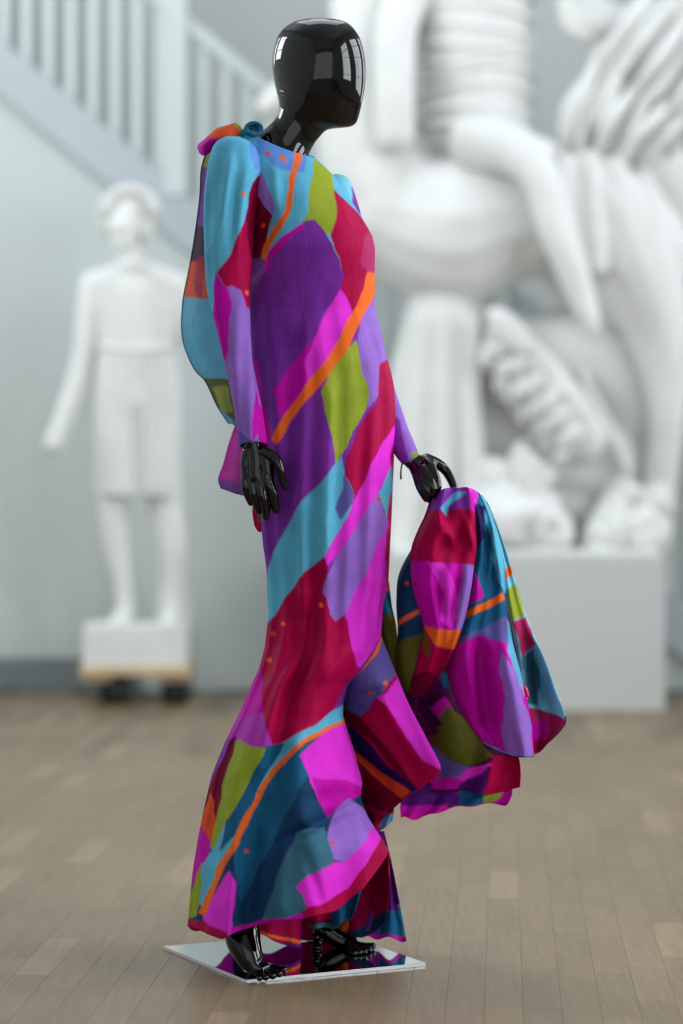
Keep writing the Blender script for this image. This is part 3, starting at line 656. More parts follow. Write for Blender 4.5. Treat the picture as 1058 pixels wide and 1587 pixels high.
tube('sleeve', [(211, 353, 366), (213, 345, 375), (218, 336, 386), (228, 329, 396), (245, 324, 402), (262, 321, 404), (300, 317, 398), (350, 316, 392), (400, 317, 390), (450, 321, 388), (480, 327, 387), (520, 338, 388), (560, 348, 392), (600, 356, 399), (640, 363, 407), (680, 370, 414), (692, 372, 415)],
     -.085, .95, 'L', [
     ('T', [(290, 190), (420, 190), (420, 262), (391, 283), (376, 346), (366, 374), (353, 401), (338, 419), (334, 440), (329, 480), (322, 500), (290, 500)]),
     ('Q', [(385, 205), (405, 205), (402, 262), (391, 262)]),
     ('W', [(391, 283), (410, 262), (410, 480), (392, 480), (380, 400), (378, 346)]),
     ('R', [(376, 346), (383, 340), (388, 400), (392, 480), (380, 474), (374, 450), (360, 444), (352, 446), (336, 421), (352, 402), (366, 374)]),
     ('O', [(378, 300)]), ('O', [(383, 453)]),
     ('M', [(334, 421), (353, 448), (358, 470), (355, 510), (349, 566), (341, 580), (334, 560), (328, 510), (330, 460)]),
     ('M', [(395, 600), (402, 627), (410, 640), (425, 700), (405, 700), (398, 672), (388, 690), (392, 650)]),
     ('S', [(360, 660), (385, 680), (400, 684), (400, 700), (360, 700)])], sf, d1=-.105)
bm = bmesh.new()
def D3(x, y, r, d): p = to3(np.array(float(x)), np.array(float(y)), d); return (*p, r/SD)
fs = [(520, 292, 26, .03), (545, 380, 26, .07), (560, 480, 20, .08), (585, 580, 19, .06), (611, 660, 19, .03), (625, 692, 18, .0), (633, 707, 16, -.008)]
sweep(bm, [D3(*p) for p in fs], seg=36, sub=22)
me = bpy.data.meshes.new('sleeve'); bm.to_mesh(me); bm.free()
co = np.array([v.co[:] for v in me.vertices]); uu = co[:, 0]*F/co[:, 1]+CX; vv = (CH-co[:, 2])*F/co[:, 1]+HY
setcol(me, paint(uu, vv, 'L', [('C', [(500, 250), (600, 250), (600, 420), (500, 420)]), ('P', [(543, 290), (560, 290), (560, 340), (548, 335)]), ('P', [(600, 630), (618, 650), (628, 690), (635, 740), (600, 740)]), ('X', [(600, 700), (625, 725), (622, 745), (600, 740)]), ('G', [(634, 704), (650, 700), (655, 712), (640, 712)])], 3))
obj('sleeve', me, M_SILK, dr)

# --- swag and ruffles of the skirt
swag = [('S', [(585, 980), (600, 990), (616, 1042), (590, 1076), (578, 1086), (566, 1110), (556, 1112), (530, 1097), (520, 1080), (530, 1060)]),
 ('K', [(592, 984), (640, 1030), (700, 1190), (682, 1194), (655, 1178), (632, 1150), (612, 1112), (580, 1082), (600, 1072), (616, 1052), (613, 1040)]),
 ('R', [(580, 1080), (600, 1095), (614, 1118), (634, 1152), (655, 1178), (684, 1194), (660, 1215), (646, 1222), (600, 1160), (560, 1110), (570, 1100)]),
 ('W', [(528, 1095), (560, 1113), (600, 1160), (646, 1222), (620, 1200), (575, 1150), (532, 1115)]),
 ('N', [(528, 1110), (560, 1140), (600, 1185), (646, 1222), (632, 1234), (580, 1190), (544, 1164), (531, 1125)]),
 ('H', [(544, 1160), (575, 1184), (636, 1228), (620, 1240), (570, 1195), (548, 1178)]),
 ('W', [(546, 1172), (572, 1196), (622, 1240), (610, 1262), (550, 1240)]),
 ('O', band([(592, 982), (580, 1012), (560, 1036), (530, 1066)], 7)), ('O', [(598, 1058)]), ('H', [(573, 1074)])]
panel('swag', [[(522, 1066, 2), (545, 1046, -3), (570, 1022, -4), (590, 984, -1)],
 [(522, 1090, 4), (555, 1084, -3), (590, 1060, -6), (614, 1044, -1)],
 [(526, 1120, 4), (565, 1118, -1), (602, 1106, -7), (634, 1092, -2)],
 [(534, 1155, 5), (578, 1162, 1), (622, 1152, -6), (662, 1146, -3)],
 [(545, 1195, 6), (590, 1202, 3), (640, 1196, -4), (683, 1192, -3)],
 [(558, 1236, 7), (590, 1244, 4), (616, 1240, 1), (662, 1214, -2)],
 [(575, 1262, 8), (592, 1264, 6), (606, 1255, 4), (630, 1236, 2)]], 'R', swag, dr, folds=[(.006, 1.6, .3, 0, .4, 1)], seed=1, creases=[(535, 1085, 600, 1068, 8, .014), (545, 1110, 575, 1090, 9, .016), (575, 1085, 650, 1205, 12, .012), (600, 1020, 678, 1185, 10, -.012), (545, 1160, 620, 1240, 8, .010)])
panel('ruffle', [[(548, 1200, 9), (575, 1215, 8), (600, 1230, 7), (612, 1240, 6)], [(556, 1240, 9), (578, 1248, 8), (600, 1254, 8), (610, 1258, 7)], [(565, 1268, 9), (580, 1276, 8), (596, 1272, 8), (609, 1264, 7)], [(575, 1288, 10), (583, 1290, 9), (596, 1282, 8), (608, 1272, 8)]],
 'W', [('R', [(590, 1230), (620, 1240), (615, 1268), (585, 1292), (578, 1280), (600, 1260)]), ('T', [(600, 1262), (615, 1262), (608, 1275), (590, 1285), (586, 1280)])], dr, folds=[(.006, 2, .2, 0, .5, 1)], seed=2)
panel('ruffle', [[(560, 1290, 16), (575, 1290, 14), (588, 1288, 13), (594, 1288, 12)], [(550, 1340, 16), (575, 1340, 14), (595, 1340, 13), (606, 1338, 12)], [(540, 1390, 17), (570, 1395, 14), (598, 1390, 14), (616, 1388, 13)], [(520, 1425, 18), (560, 1432, 15), (596, 1430, 14), (624, 1428, 14)], [(505, 1446, 18), (555, 1452, 16), (592, 1454, 15), (629, 1458, 14)]],
 'P', [('O', [(582, 1290), (592, 1300), (586, 1350), (582, 1390), (560, 1425), (530, 1447), (500, 1452), (520, 1425), (560, 1380), (578, 1330)]), ('V', [(592, 1300), (612, 1340), (620, 1412), (590, 1412), (588, 1350)]), ('B', [(588, 1412), (622, 1410), (634, 1452), (588, 1452)]), ('T', [(614, 1400), (640, 1400), (640, 1450), (626, 1450)]), ('M', [(500, 1446), (640, 1450), (640, 1465), (500, 1465)])],
 dr, folds=[(.014, 3.2, .1, 1.0, .3, 1)], seed=3, hem=(3, 3))
panel('ruffle', [[(388, 1400, 3), (420, 1400, 4), (450, 1400, 6), (470, 1400, 8)], [(390, 1440, 3), (418, 1440, 4), (448, 1440, 6), (466, 1440, 8)], [(404, 1446, 3), (425, 1458, 4), (446, 1466, 6), (466, 1470, 8)]],
 'R', [('O', band([(395, 1444), (430, 1452), (468, 1462)], 5)), ('V', [(400, 1455), (470, 1466), (470, 1480), (400, 1480)])], dr, folds=[(.006, 2, .1, 0, .5, 1)], seed=4)
panel('ruffle', [[(470, 1380, 8), (500, 1380, 7), (530, 1370, 6), (560, 1350, 6)], [(474, 1410, 8), (505, 1412, 7), (535, 1405, 6), (560, 1380, 6)], [(472, 1432, 8), (505, 1440, 7), (533, 1430, 6), (550, 1415, 6)]],
 'W', [('B', [(505, 1395), (560, 1380), (560, 1440), (520, 1440)]), ('R', [(465, 1380), (520, 1380), (512, 1425), (465, 1432)]), ('Z', [(465, 1432), (540, 1432), (540, 1450), (465, 1450)])], dr, folds=[(.012, 3, .1, 0, .5, 1)], seed=5, hem=(3, 3))
panel('back_flounce', [[(585, 895, 5), (594, 897, 5), (602, 900, 5)], [(584, 930, 5), (596, 930, 5), (606, 936, 5)], [(582, 962, 5), (598, 962, 4), (612, 964, 4)], [(588, 1000, 5), (604, 1000, 4), (618, 1002, 4)], [(600, 1048, 5), (616, 1048, 5), (634, 1046, 5)], [(618, 1090, 5), (636, 1090, 5), (656, 1085, 5)], [(650, 1140, 6), (665, 1140, 6), (690, 1130, 6)]],
 'X', [('O', [(580, 910), (610, 895), (610, 915), (580, 930)]), ('B', [(580, 925), (612, 912), (620, 950), (580, 962)]), ('Y', [(580, 958), (620, 948), (625, 1030), (606, 1040), (580, 1010)])], dr, folds=[(.006, 1.5, .1, 0, .3, 1)], seed=6)  # dark base colour holds the shadow between swag and train

# --- train lifted by the far hand
panel('train_panel', [[(655, 822, 3), (668, 826, 2), (690, 830, 2)], [(620, 884, 4), (642, 885, 1), (672, 885, 2)], [(614, 930, 4), (641, 930, 1), (690, 930, 2)], [(616, 982, 4), (643, 980, 1), (715, 985, 4)], [(612, 1016, 4), (643, 1018, 2), (735, 1022, 10)], [(618, 1062, 4), (650, 1066, 3), (745, 1060, 13)], [(640, 1112, 4), (672, 1112, 10), (755, 1100, 15)], [(660, 1160, 10), (690, 1160, 13), (725, 1150, 16)]],
 'D', [('O', [(610, 965), (650, 942), (650, 952), (610, 978)]), ('D', [(610, 975), (650, 950), (660, 992), (610, 1005)]), ('Y', [(605, 1000), (662, 978), (655, 1040), (632, 1075), (600, 1050)]), ('X', [(632, 1075), (655, 1040), (720, 1020), (730, 1170), (650, 1170), (620, 1090)]),  # the dark plum patch is shadow painted between swag and train
  ('M', [(655, 1108), (690, 1078), (702, 1100), (666, 1150)]), ('B', [(680, 1040), (694, 1045), (716, 1110), (700, 1100)]), ('H', [(631, 905)])], dr, folds=[(.012, 1.6, .1, 2, .4, 1)], seed=7)
panel('train_panel', [[(640, 1080, 8), (690, 1062, 8), (740, 1092, 8), (778, 1122, 8)], [(655, 1112, 8), (702, 1112, 6), (748, 1140, 7), (788, 1150, 8)], [(664, 1150, 8), (706, 1160, 5), (755, 1168, 6), (802, 1172, 8)], [(660, 1192, 9), (715, 1192, 6), (760, 1200, 7), (806, 1196, 9)], [(650, 1228, 10), (712, 1225, 8), (755, 1231, 8), (805, 1220, 9)]],
 'X', [('M', [(655, 1108), (690, 1078), (702, 1100), (666, 1150)]), ('Y', [(693, 1092), (718, 1112), (748, 1156), (764, 1170), (745, 1182), (723, 1191), (699, 1179), (664, 1149), (682, 1112)]), ('S', [(660, 1148), (699, 1178), (728, 1190), (710, 1206), (674, 1208), (650, 1190)]),  # dark base carries on the painted shadow beside the swag
  ('K', [(764, 1180), (755, 1195), (712, 1214), (708, 1205), (726, 1192)]), ('M', [(650, 1205), (708, 1204), (712, 1222), (650, 1226)]), ('V', [(760, 1182), (755, 1200), (747, 1234), (708, 1228), (712, 1214), (745, 1200)]), ('R', [(764, 1170), (808, 1176), (812, 1224), (764, 1232), (745, 1234), (758, 1200)])],
 dr, folds=[(.016, 2.2, .2, 1, .4, 1)], seed=8)
o6, W6 = panel('train_panel', [[(628, 1222, 8), (660, 1212, 10), (710, 1218, 10), (760, 1222, 10), (792, 1218, 10)], [(621, 1248, 6), (655, 1244, 8), (700, 1238, 9), (748, 1238, 9), (793, 1232, 10)], [(622, 1266, 6), (648, 1268, 7), (692, 1254, 8), (742, 1247, 9), (786, 1246, 10)]],
 'V', [('M', [(610, 1244), (640, 1250), (692, 1246), (700, 1260), (640, 1275), (610, 1270)]), ('B', [(712, 1225), (752, 1225), (752, 1250), (712, 1250)]), ('G', [(750, 1222), (778, 1218), (782, 1244), (750, 1246)]), ('M', [(766, 1244), (776, 1236), (784, 1218), (800, 1215), (800, 1250), (768, 1252)])],
 dr, folds=[(.010, 3.5, .2, 0, .5, 1)], seed=9, hem=(2, 4))
o4, W4 = panel('train_panel', [[(742, 766, 0), (749, 770, -1), (757, 783, 0)], [(757, 806, 0), (765, 808, -1), (772, 820, 0)], [(770, 850, 0), (778, 852, -1), (786, 858, 0)], [(775, 890, 0), (787, 890, -1), (796, 893, 1)], [(779, 930, 0), (795, 930, -2), (808, 932, 1)], [(784, 975, 0), (806, 972, -2), (824, 975, 1)], [(794, 1020, 1), (820, 1015, 2), (843, 1020, 1)], [(803, 1060, 1), (832, 1055, 4), (860, 1065, 1)], [(810, 1100, 1), (842, 1098, 4), (876, 1110, 1)], [(814, 1130, 2), (846, 1134, 4), (870, 1130, 2)], [(816, 1172, 3), (834, 1166, 4), (846, 1154, 3)]],
 'C', [('L', [(740, 760), (757, 790), (772, 850), (779, 895), (770, 895), (755, 810)]), ('O', [(770, 890), (793, 876), (797, 889), (776, 903)]), ('G', [(776, 918), (802, 903), (814, 955), (796, 962), (790, 975), (778, 945)]), ('F', [(794, 965), (816, 956), (829, 998), (809, 1018)]),
  ('Z', [(809, 1018), (826, 1004), (835, 1040), (834, 1092), (814, 1090)]), ('F', [(808, 1095), (836, 1098), (878, 1116), (864, 1140), (826, 1180), (805, 1180)]), ('M', [(815, 1120), (850, 1115), (842, 1150), (815, 1180)]), ('R', [(815, 1150), (842, 1145), (850, 1160), (815, 1180)])],  # darker teal strip puts the fold's shade into the colour
 dr, folds=[(.014, 1.6, .2, 1, .3, 1)], seed=10, creases=[(828, 1005, 832, 1092, 8, .025), (845, 1010, 862, 1100, 7, -.012)], m=M_SILK)
o2, W2 = panel('train_panel', [[(706, 757, -2), (722, 755, -4), (738, 761, -4), (750, 772, -2)], [(722, 800, -3), (738, 798, -6), (754, 800, -6), (765, 806, -3)], [(724, 860, -2), (745, 860, -6), (766, 860, -5), (780, 868, -2)], [(716, 900, -2), (740, 900, -6), (765, 900, -4), (784, 905, -2)], [(706, 950, -1), (735, 945, -5), (762, 940, -5), (788, 940, -2)], [(694, 1000, 0), (725, 985, -5), (760, 980, -6), (792, 985, -2)], [(692, 1040, 1), (725, 1035, -4), (770, 1030, -8), (806, 1040, -2)], [(704, 1080, 1), (738, 1080, -3), (785, 1078, -8), (817, 1085, -2)], [(724, 1120, 1), (750, 1124, -2), (792, 1128, -7), (824, 1125, -2)], [(748, 1152, 1), (768, 1162, -2), (797, 1172, -6), (827, 1172, -2)]],
 'M', [('B', [(695, 740), (760, 740), (800, 960), (790, 962), (712, 990), (700, 960), (716, 930), (730, 880)]), ('K', [(706, 750), (736, 756), (740, 766), (735, 790), (728, 790), (728, 770), (706, 762)]), ('T', [(738, 756), (760, 770), (790, 880), (782, 922), (770, 900), (764, 850), (752, 800)]), ('N', [(736, 780), (752, 785), (750, 830), (738, 850), (734, 810)]),
  ('M', [(733, 880), (750, 925), (726, 940), (705, 950), (720, 900)]), ('O', [(718, 951), (779, 919), (783, 930), (716, 962)]), ('S', [(706, 992), (785, 955), (790, 998), (768, 992), (745, 985), (710, 998)]), ('T', [(784, 960), (792, 975), (808, 1050), (814, 1080), (800, 1050), (788, 1010)]),
  ('L', [(778, 1010), (800, 1045), (822, 1120), (828, 1180), (786, 1180), (776, 1130), (784, 1080), (772, 1040)]), ('T', [(744, 1146), (770, 1160), (796, 1174), (796, 1182), (740, 1160)]), ('H', [(796, 1172), (806, 1174), (806, 1182), (796, 1182)])],
 dr, folds=[(.019, 1.7, .25, .4, .25, 1), (.004, 4.5, .2, 0, .6, 1)], seed=11, creases=[(745, 1000, 755, 1135, 13, .035), (786, 1000, 800, 1150, 12, -.015), (760, 790, 745, 900, 7, .02), (752, 775, 776, 900, 4, -.01)])
o1, W1 = panel('train_panel', [[(667, 774, -3), (686, 758, -6), (711, 756, -6), (734, 764, -5)], [(660, 795, -4), (686, 786, -9), (713, 786, -8), (737, 794, -6)], [(648, 820, -4), (680, 815, -10), (713, 817, -8), (738, 818, -6)], [(637, 850, -4), (670, 850, -10), (706, 850, -8), (738, 850, -6)], [(636, 885, -4), (669, 885, -10), (702, 885, -10), (734, 880, -6)], [(642, 925, -3), (670, 925, -9), (698, 925, -10), (728, 925, -6)], [(655, 968, -3), (677, 975, -7), (696, 980, -8), (717, 972, -5)], [(648, 1012, -1), (668, 1020, -5), (687, 1022, -6), (704, 1008, -3)], [(640, 1045, 0), (658, 1052, -3), (675, 1050, -4), (690, 1032, -2)], [(632, 1070, 2), (645, 1078, 0), (657, 1074, -1), (672, 1056, 0)]],
 'R', [('P', [(650, 740), (745, 740), (745, 785), (735, 788), (700, 790), (664, 791), (650, 795)]), ('T', [(684, 786), (702, 764), (722, 762), (716, 770), (698, 782), (692, 800)]), ('M', [(720, 755), (740, 760), (742, 795), (730, 790), (728, 770)]),
  ('M', [(630, 869), (680, 872), (736, 876), (745, 900), (720, 980), (690, 978), (655, 972), (630, 900)]), ('K', [(660, 870), (690, 872), (712, 930), (700, 975), (680, 960), (690, 920)]), ('L', [(718, 874), (745, 876), (730, 940), (716, 976), (704, 978), (712, 930)]),
  ('O', [(654, 970), (690, 976), (724, 978), (712, 1010), (674, 999)]), ('Y', [(650, 972), (662, 985), (668, 1010), (662, 1022), (656, 1000)]), ('W', [(625, 1052), (660, 1040), (680, 1050), (665, 1090), (625, 1080)])],
 dr, folds=[(.013, 1.7, .15, 1.2, 1, .6), (.004, 4.3, .3, 0, 1, .5)], seed=12, creases=[(692, 775, 690, 812, 7, .03), (680, 800, 705, 845, 9, -.02), (718, 800, 735, 850, 6, -.012), (715, 885, 700, 960, 7, .018), (672, 880, 690, 965, 9, .015), (690, 1000, 670, 1060, 7, .015)])
# zip along the side of the train, with its pull
zp = [to3(np.array(x), np.array(y), np.array(-.03-.0)) for x, y in [(777., 898.), (782., 925.), (789., 955.), (796., 990.), (803., 1030.), (808., 1062.)]]
bm = bmesh.new(); sweep(bm, [(*p, .0016) for p in zp], seg=8); obj('zip', bm, M_ZIP, dr)
M_PINK = mat('pink_satin', (205, 20, 90), .5)
bm = bmesh.new(); sweep(bm, [D3(808, 1062, 2.5, -.03), D3(814, 1068, 3.5, -.035), D3(817, 1078, 3, -.035)], seg=8); sweep(bm, [D3(809, 1066, 2, -.03), D3(811, 1078, 3, -.03), D3(816, 1083, 2.5, -.03)], seg=8)
obj('zip_pull', bm, M_PINK, dr)
bm = bmesh.new(); sweep(bm, [D3(623, 718, 1.2, -.02), D3(621, 730, 1.2, -.03), D3(621, 742, 1.5, -.03)], seg=8); obj('thread_loop', bm, M_ZIP, dr)
M_HEM = mat('dark_teal_hem', (24, 52, 78), .5)
edge('hem', W4[-1], .0012, M_HEM, dr); edge('hem', W4[len(W4)*4//5:, -1], .0012, M_HEM, dr); edge('hem', W2[-1], .0012, M_HEM, dr); edge('hem', W6[-1], .0011, M_PINK, dr)

# --- back panel hanging from the shoulder
oc, Wc = panel('back_panel', [[(322, 228, 3), (336, 226, 0), (352, 226, -2)], [(312, 262, 4), (330, 262, 2), (350, 262, -1)], [(310, 300, 5), (328, 300, 3), (350, 300, 1)], [(304, 350, 6), (324, 350, 3), (350, 350, 1)], [(294, 412, 7), (318, 412, 3), (350, 412, 1)], [(283, 470, 8), (312, 470, 3), (352, 470, 1)], [(283, 525, 8), (314, 525, 3), (356, 525, 1)], [(300, 570, 7), (326, 572, 3), (364, 570, 1)], [(319, 592, 6), (342, 594, 3), (370, 595, 1)], [(336, 628, 5), (352, 630, 3), (378, 628, 1)], [(354, 656, 4), (366, 660, 3), (384, 664, 1)]],
 'T', [('G', [(300, 215), (360, 215), (350, 262), (300, 262)]), ('P', [(300, 258), (345, 258), (345, 352), (295, 360)]), ('X', [(295, 352), (345, 345), (345, 405), (285, 420)]), ('H', [(285, 408), (345, 400), (345, 462), (275, 462)]), ('R', [(305, 400), (320, 395), (312, 462), (300, 455)]), ('Y', [(315, 585), (370, 590), (385, 650), (360, 650), (330, 625)]), ('G', [(328, 600), (350, 598), (362, 640), (345, 640)])],
 dr, folds=[(.008, 1.6, .3, 0, .4, .8)], seed=13, m=M_SHEER)
edge('hem', Wc[:, 0], .0013, M_HEM, dr)
og, Wg = panel('back_panel', [[(366, 655, 3), (385, 655, 2), (405, 655, 1)], [(354, 688, 4), (378, 690, 2), (408, 690, 1)], [(346, 718, 4), (374, 720, 2), (410, 720, 1)], [(338, 742, 5), (370, 748, 2), (412, 750, 1)], [(342, 756, 5), (372, 766, 3), (408, 772, 1)]],
 'M', [('P', [(330, 742), (420, 752), (420, 780), (330, 770)])], dr, folds=[(.007, 1.8, .2, 0, .6, 1)], seed=14, m=M_SHEER)
edge('hem', Wg[-1], .0013, M_HEM, dr)
panel('back_panel', [[(392, 770, 4), (402, 770, 3), (412, 770, 2)], [(391, 795, 4), (400, 800, 3), (412, 795, 2)], [(394, 815, 4), (402, 825, 3), (412, 815, 2)]], 'R', [('Y', [(396, 780), (420, 780), (420, 808), (400, 808)])], dr, seed=15)
# --- bow on the shoulder
bow = empty('x', (0, 0, 0), None, None); bpy.data.objects.remove(bow)
ob, Wb = panel('shoulder_bow', [[(345, 206, 1), (350, 196, 0), (366, 191, -1), (379, 205, -2)], [(330, 207, 2), (338, 198, -2), (358, 198, -5), (376, 209, -4)], [(316, 216, 2), (326, 210, -4), (350, 207, -7), (372, 210, -5)], [(306, 226, 3), (316, 224, -4), (340, 216, -7), (366, 212, -5)], [(309, 238, 3), (318, 241, -1), (335, 228, -4), (350, 216, -3)]],
 'H', [('M', [(295, 222), (318, 212), (345, 216), (350, 230), (318, 250), (300, 245)]), ('G', [(355, 186), (372, 188), (382, 206), (376, 206), (368, 197)])], dr, folds=[(.004, 1.5, .3, 0, 1, 1)], seed=16, label='orange and magenta bow loop on the shoulder')
bm = bmesh.new(); pts = []
for k in range(17):
    a = 2*PI*k/16; pts.append(D3(393+13*math.cos(a), 200-9*math.sin(a), 2.2+1.2*math.sin(a)**2, -.045+.02*math.sin(a)))
sweep(bm, pts, seg=12, sub=3)
sweep(bm, [D3(374, 208, 4, -.06), D3(380, 204, 5, -.06), D3(387, 206, 4, -.055)], seg=12)
me = bpy.data.meshes.new('shoulder_knot'); bm.to_mesh(me); bm.free(); setcol(me, np.tile(lin((30, 96, 124)), (len(me.vertices), 1)))
obj('shoulder_knot', me, M_SILK, dr)
panel('shoulder_knot', [[(380, 200, -2), (392, 192, -2), (405, 198, -2)], [(381, 208, -4), (393, 204, -5), (405, 207, -4)]], 'B', [('D', [(384, 196), (400, 196), (400, 203), (384, 203)])], dr, seed=17)

# ------------------------------------------------------------------ mannequin
mq = empty('mannequin', (P(470, 0, YD).x, YD, 0.006), 'glossy black faceless mannequin with bare feet, standing on the steel plate', 'mannequin')
Rs = [(28, 508), (29, 518), (32, 531), (37, 541), (45, 549), (57, 557), (72, 562), (88, 565), (105, 566.5), (122, 566.5), (138, 565), (152, 562.5), (165, 559.5), (176, 557), (185, 554.5), (191, 552), (194.5, 548), (197, 541), (198.2, 531), (199, 519), (201, 508), (204, 502), (210, 497), (218, 490), (228, 484), (238, 479), (252, 474), (275, 476), (300, 492), (340, 525), (380, 548), (430, 548), (480, 548), (560, 564), (620, 572), (700, 570), (760, 560)]
Ls = [(28, 478), (29, 470), (32, 458), (37, 448), (45, 437), (57, 429), (72, 424), (88, 421), (105, 421), (122, 423.5), (138, 427), (152, 430.5), (165, 432.5), (176, 431), (185, 426), (194, 418), (203, 406), (212, 395), (225, 388), (240, 388), (275, 400), (300, 408), (340, 418), (380, 425), (480, 430), (560, 434), (760, 440)]
Ds = [(28, 16), (29, 24), (32, 34), (37, 43), (45, 51), (57, 57), (72, 60), (88, 62), (122, 61), (152, 56), (176, 49), (191, 43), (197, 40), (205, 37), (225, 37), (250, 40), (275, 50), (300, 60), (340, 66), (430, 58), (560, 60), (700, 66), (760, 66)]
ia = lambda t, y: np.interp(y, [p_[0] for p_ in t], [p_[1] for p_ in t])
yk = np.array([p_[0] for p_ in Rs]+[33.5, 50, 64, 80, 96, 130, 145, 158, 170, 181, 188]); yk = np.unique(np.sort(yk))
tl = lambda y: 30*(lambda u: u*u*(3-2*u))(np.clip((np.asarray(y)-95)/95, 0, 1))*np.clip((420-np.asarray(y))/150, 0, 1)
k = np.stack([yk, ia(Ls, yk-tl(yk)), ia(Rs, yk), ia(Ds, yk)], 1)
s_ = np.concatenate([[0], np.cumsum(np.hypot(np.diff(k[:, 0]), np.diff(k[:, 2]))+.3)]); q = np.linspace(0, s_[-1], 420)
from_ = [np.interp(q, s_, k[:, j]) for j in range(4)]
def sm1(v, w_=6):
    ker = np.hanning(2*w_+1); ker /= ker.sum(); p_ = np.concatenate([2*v[0]-v[1:w_+1][::-1], v, 2*v[-1]-v[-w_-1:-1][::-1]]); return np.convolve(p_, ker, 'valid')
from_ = [sm1(v) if j else sm1(v, 3) for j, v in enumerate(from_)]
yaw = math.radians(-28); t_ = np.linspace(0, 2*PI, 96, endpoint=False); V = np.zeros((len(q)+1, 96, 3))
for i in range(len(q)):
    y, L, R, dp = (v[i] for v in from_); hw = max((R-L)/2, .5); c = (L+R)/2; dp = max(dp, .5)
    ex = np.cos(t_); ey = np.sin(t_)
    headness = np.clip((200-y)/40, 0, 1)
    cb = np.interp(y, [28, 60, 120, 170, 200, 230, 300], [493, 488, 482, 474, 462, 446, 452]); cb = min(max(cb, L+1), R-1)
    X_ = cb+np.where(ex > 0, (R-cb)*ex, (cb-L)*ex)
    fr = np.clip(ex, 0, 1)
    Y_ = dp*ey*(1-.30*headness*fr**2)-.34*dp*headness*ex*(1-.0*ey)
    V[i] = to3(X_, y-tl(y)*(1-ex)/2, Y_/SD)
V[len(q)] = V[len(q)-1]*.999+V[len(q)-1].mean(0)*.001
V = V[::-1]
me = gridmesh('body', V, closed=True, caps=True)
bm = bmesh.new(); bm.from_mesh(me)
for leg in ([(475, 740, 36, -.01), (474, 900, 30, -.01), (455, 1080, 26, -.03), (428, 1200, 26, -.05), (398, 1330, 25, -.09), (378, 1420, 26, -.11), (376, 1452, 27, -.125), (385, 1480, 22, -.145), (394, 1498, 17, -.155), (404, 1505, 13, -.16)],
            [(535, 740, 36, .02), (528, 900, 30, .03), (500, 1060, 24, .05), (500, 1200, 26, .10), (505, 1330, 24, .13), (500, 1400, 17, .14), (500, 1430, 15, .145), (510, 1446, 15, .14), (528, 1457, 14, .14), (545, 1463, 12, .14)],
            [(385, 262, 30, -.05), (358, 300, 26, -.085), (354, 400, 24, -.085), (360, 480, 20, -.09), (372, 580, 16, -.098), (388, 670, 14, -.105), (392, 690, 14, -.105)],
            [(490, 300, 16, .03), (525, 330, 15, .05), (550, 400, 16, .075), (562, 480, 14, .08), (586, 580, 14, .06), (612, 660, 12, .03), (632, 708, 11, -.005), (642, 720, 11, -.01)]):
    sweep(bm, [D3(*p) for p in leg], seg=28, sub=8)
# toes
tz = lambda x, y, r: (lambda Yt: ((x-CX)/F*Yt, Yt, .008+r/SD, r/SD))(F*(CH-.014)/(y-HY))
for x, y, r in ((440, 1505, 6), (433, 1510, 5.2), (423, 1513, 5), (412, 1515, 4.6), (402, 1516, 4.2)):
    sweep(bm, [D3(398+(x-400)*.3, 1500, r*1.5, -.155), tz((x+400)/2, y-3, r*1.1), tz(x, y, r)], seg=14)
for x, y, r in ((578, 1467, 5.5), (573, 1471, 4.6), (566, 1474, 4.4), (558, 1475, 4), (550, 1476, 3.8)):
    sweep(bm, [D3(538, 1461, 9, .14), tz((x+540)/2, y-1, r), tz(x, y, r)], seg=14)
for v in bm.verts: v.co.z = max(v.co.z, .0077)
o = obj('body', bm, M_BLACK, mq)
# hands
def hand(name, palm, fingers, vox=.0016):
    bm = bmesh.new()
    for s in palm: sweep(bm, [D3(*p) for p in s], seg=18)
    for f in fingers: sweep(bm, [D3(*p) for p in f], seg=14)
    o = obj(name, bm, M_BLACK, mq); remesh(o, vox, 5, .5); return o
hand('hand', [[(392, 676, 14, -.105), (394, 692, 14, -.105), (398, 706, 14, -.107), (398, 740, 13, -.108)],
              [(384, 700, 9, -.102), (382, 720, 10, -.10), (384, 746, 9, -.10)], [(406, 700, 10, -.112), (414, 718, 11, -.118), (416, 744, 9, -.12)]],
     [[(412, 735, 8.5, -.12), (420, 757, 7.8, -.125), (425, 776, 7, -.122), (427, 792, 5.6, -.115)],
      [(402, 740, 8.5, -.113), (406, 764, 8, -.12), (411, 786, 7.2, -.118), (412, 802, 5.8, -.112)],
      [(391, 740, 8, -.105), (393, 762, 7.4, -.112), (397, 780, 6.6, -.11), (401, 793, 5.4, -.103)],
      [(381, 736, 7.5, -.098), (380, 752, 6.6, -.104), (384, 768, 6, -.102), (389, 780, 5, -.096)],
      [(408, 700, 9, -.118), (424, 708, 8, -.13), (433, 722, 7, -.136), (437, 742, 6.4, -.134), (441, 756, 4.6, -.13)]])
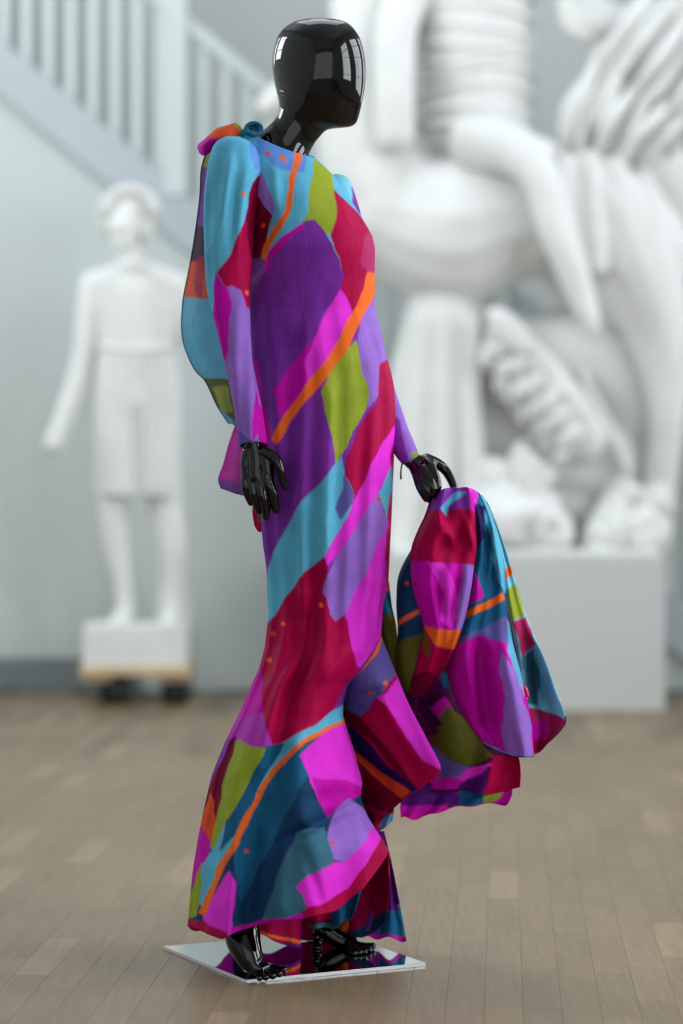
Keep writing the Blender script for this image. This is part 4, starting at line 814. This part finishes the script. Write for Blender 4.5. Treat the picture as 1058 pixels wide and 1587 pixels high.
hand('hand', [[(634, 710, 11, -.005), (645, 722, 13, -.012), (656, 742, 15, -.03), (664, 760, 12, -.035)], [(650, 714, 10, -.01), (664, 719, 11, -.012), (668, 728, 9, -.02)]],
     [[(660, 711, 9, -.005), (678, 719, 8.5, .0), (690, 729, 7.6, .0), (698, 742, 6.8, -.008), (704, 757, 6, -.02)],
      [(660, 716, 8, -.03), (668, 726, 8, -.045), (675, 741, 7.2, -.055), (678, 753, 6.3, -.06), (677, 763, 5.4, -.06)],
      [(655, 726, 7.2, -.045), (665, 742, 7.5, -.058), (671, 757, 6.8, -.064), (672, 768, 5.6, -.06)],
      [(650, 734, 7, -.045), (657, 750, 7, -.058), (664, 764, 6.4, -.062), (664, 775, 5.2, -.056)],
      [(645, 738, 6.5, -.04), (650, 754, 6.4, -.052), (656, 766, 5.8, -.055), (660, 774, 4.8, -.05)]])

# ------------------------------------------------------------------ stand
sd = empty('mannequin_stand', (-.096, 5.27, 0), 'square polished steel base plate under the mannequin, with short ankle rod', 'stand')
pc = [(-.178, 5.009), (.162, 5.183), (-.015, 5.532), (-.355, 5.358)]
bm = bmesh.new(); lo = [bm.verts.new((x, y, .0005)) for x, y in pc]; hi = [bm.verts.new((x, y, .0075)) for x, y in pc]
bm.faces.new(hi); bm.faces.new(lo[::-1])
for i in range(4): bm.faces.new((lo[i], lo[(i+1) % 4], hi[(i+1) % 4], hi[i]))
bmesh.ops.bevel(bm, geom=list(bm.edges), offset=.0012, segments=2, affect='EDGES')
obj('base_plate', bm, M_STEEL, sd, smooth=False)
p = P(490, 1478, 5.33)
bm = bmesh.new()
def cyl(bm, x, y, z0, z1, r, r2=None):
    R = bmesh.ops.create_cone(bm, cap_ends=True, segments=24, radius1=r, radius2=r if r2 is None else r2, depth=z1-z0)
    bmesh.ops.transform(bm, matrix=Matrix.Translation((x, y, (z0+z1)/2)), verts=R['verts'])
rx, ry = p.x, 5.33
cyl(bm, rx, ry, .0075, .014, .011); cyl(bm, rx, ry, .014, .11, .0055); cyl(bm, rx, ry, .026, .036, .009)
obj('ankle_rod', bm, M_BLACK, sd)
bm = bmesh.new(); cyl(bm, 0, 0, -.018, .018, .0028); bmesh.ops.transform(bm, matrix=Matrix.Translation((rx, ry, .02)) @ Matrix.Rotation(PI/2, 4, 'Y'), verts=bm.verts)
obj('cross_pin', bm, M_BLACK, sd)
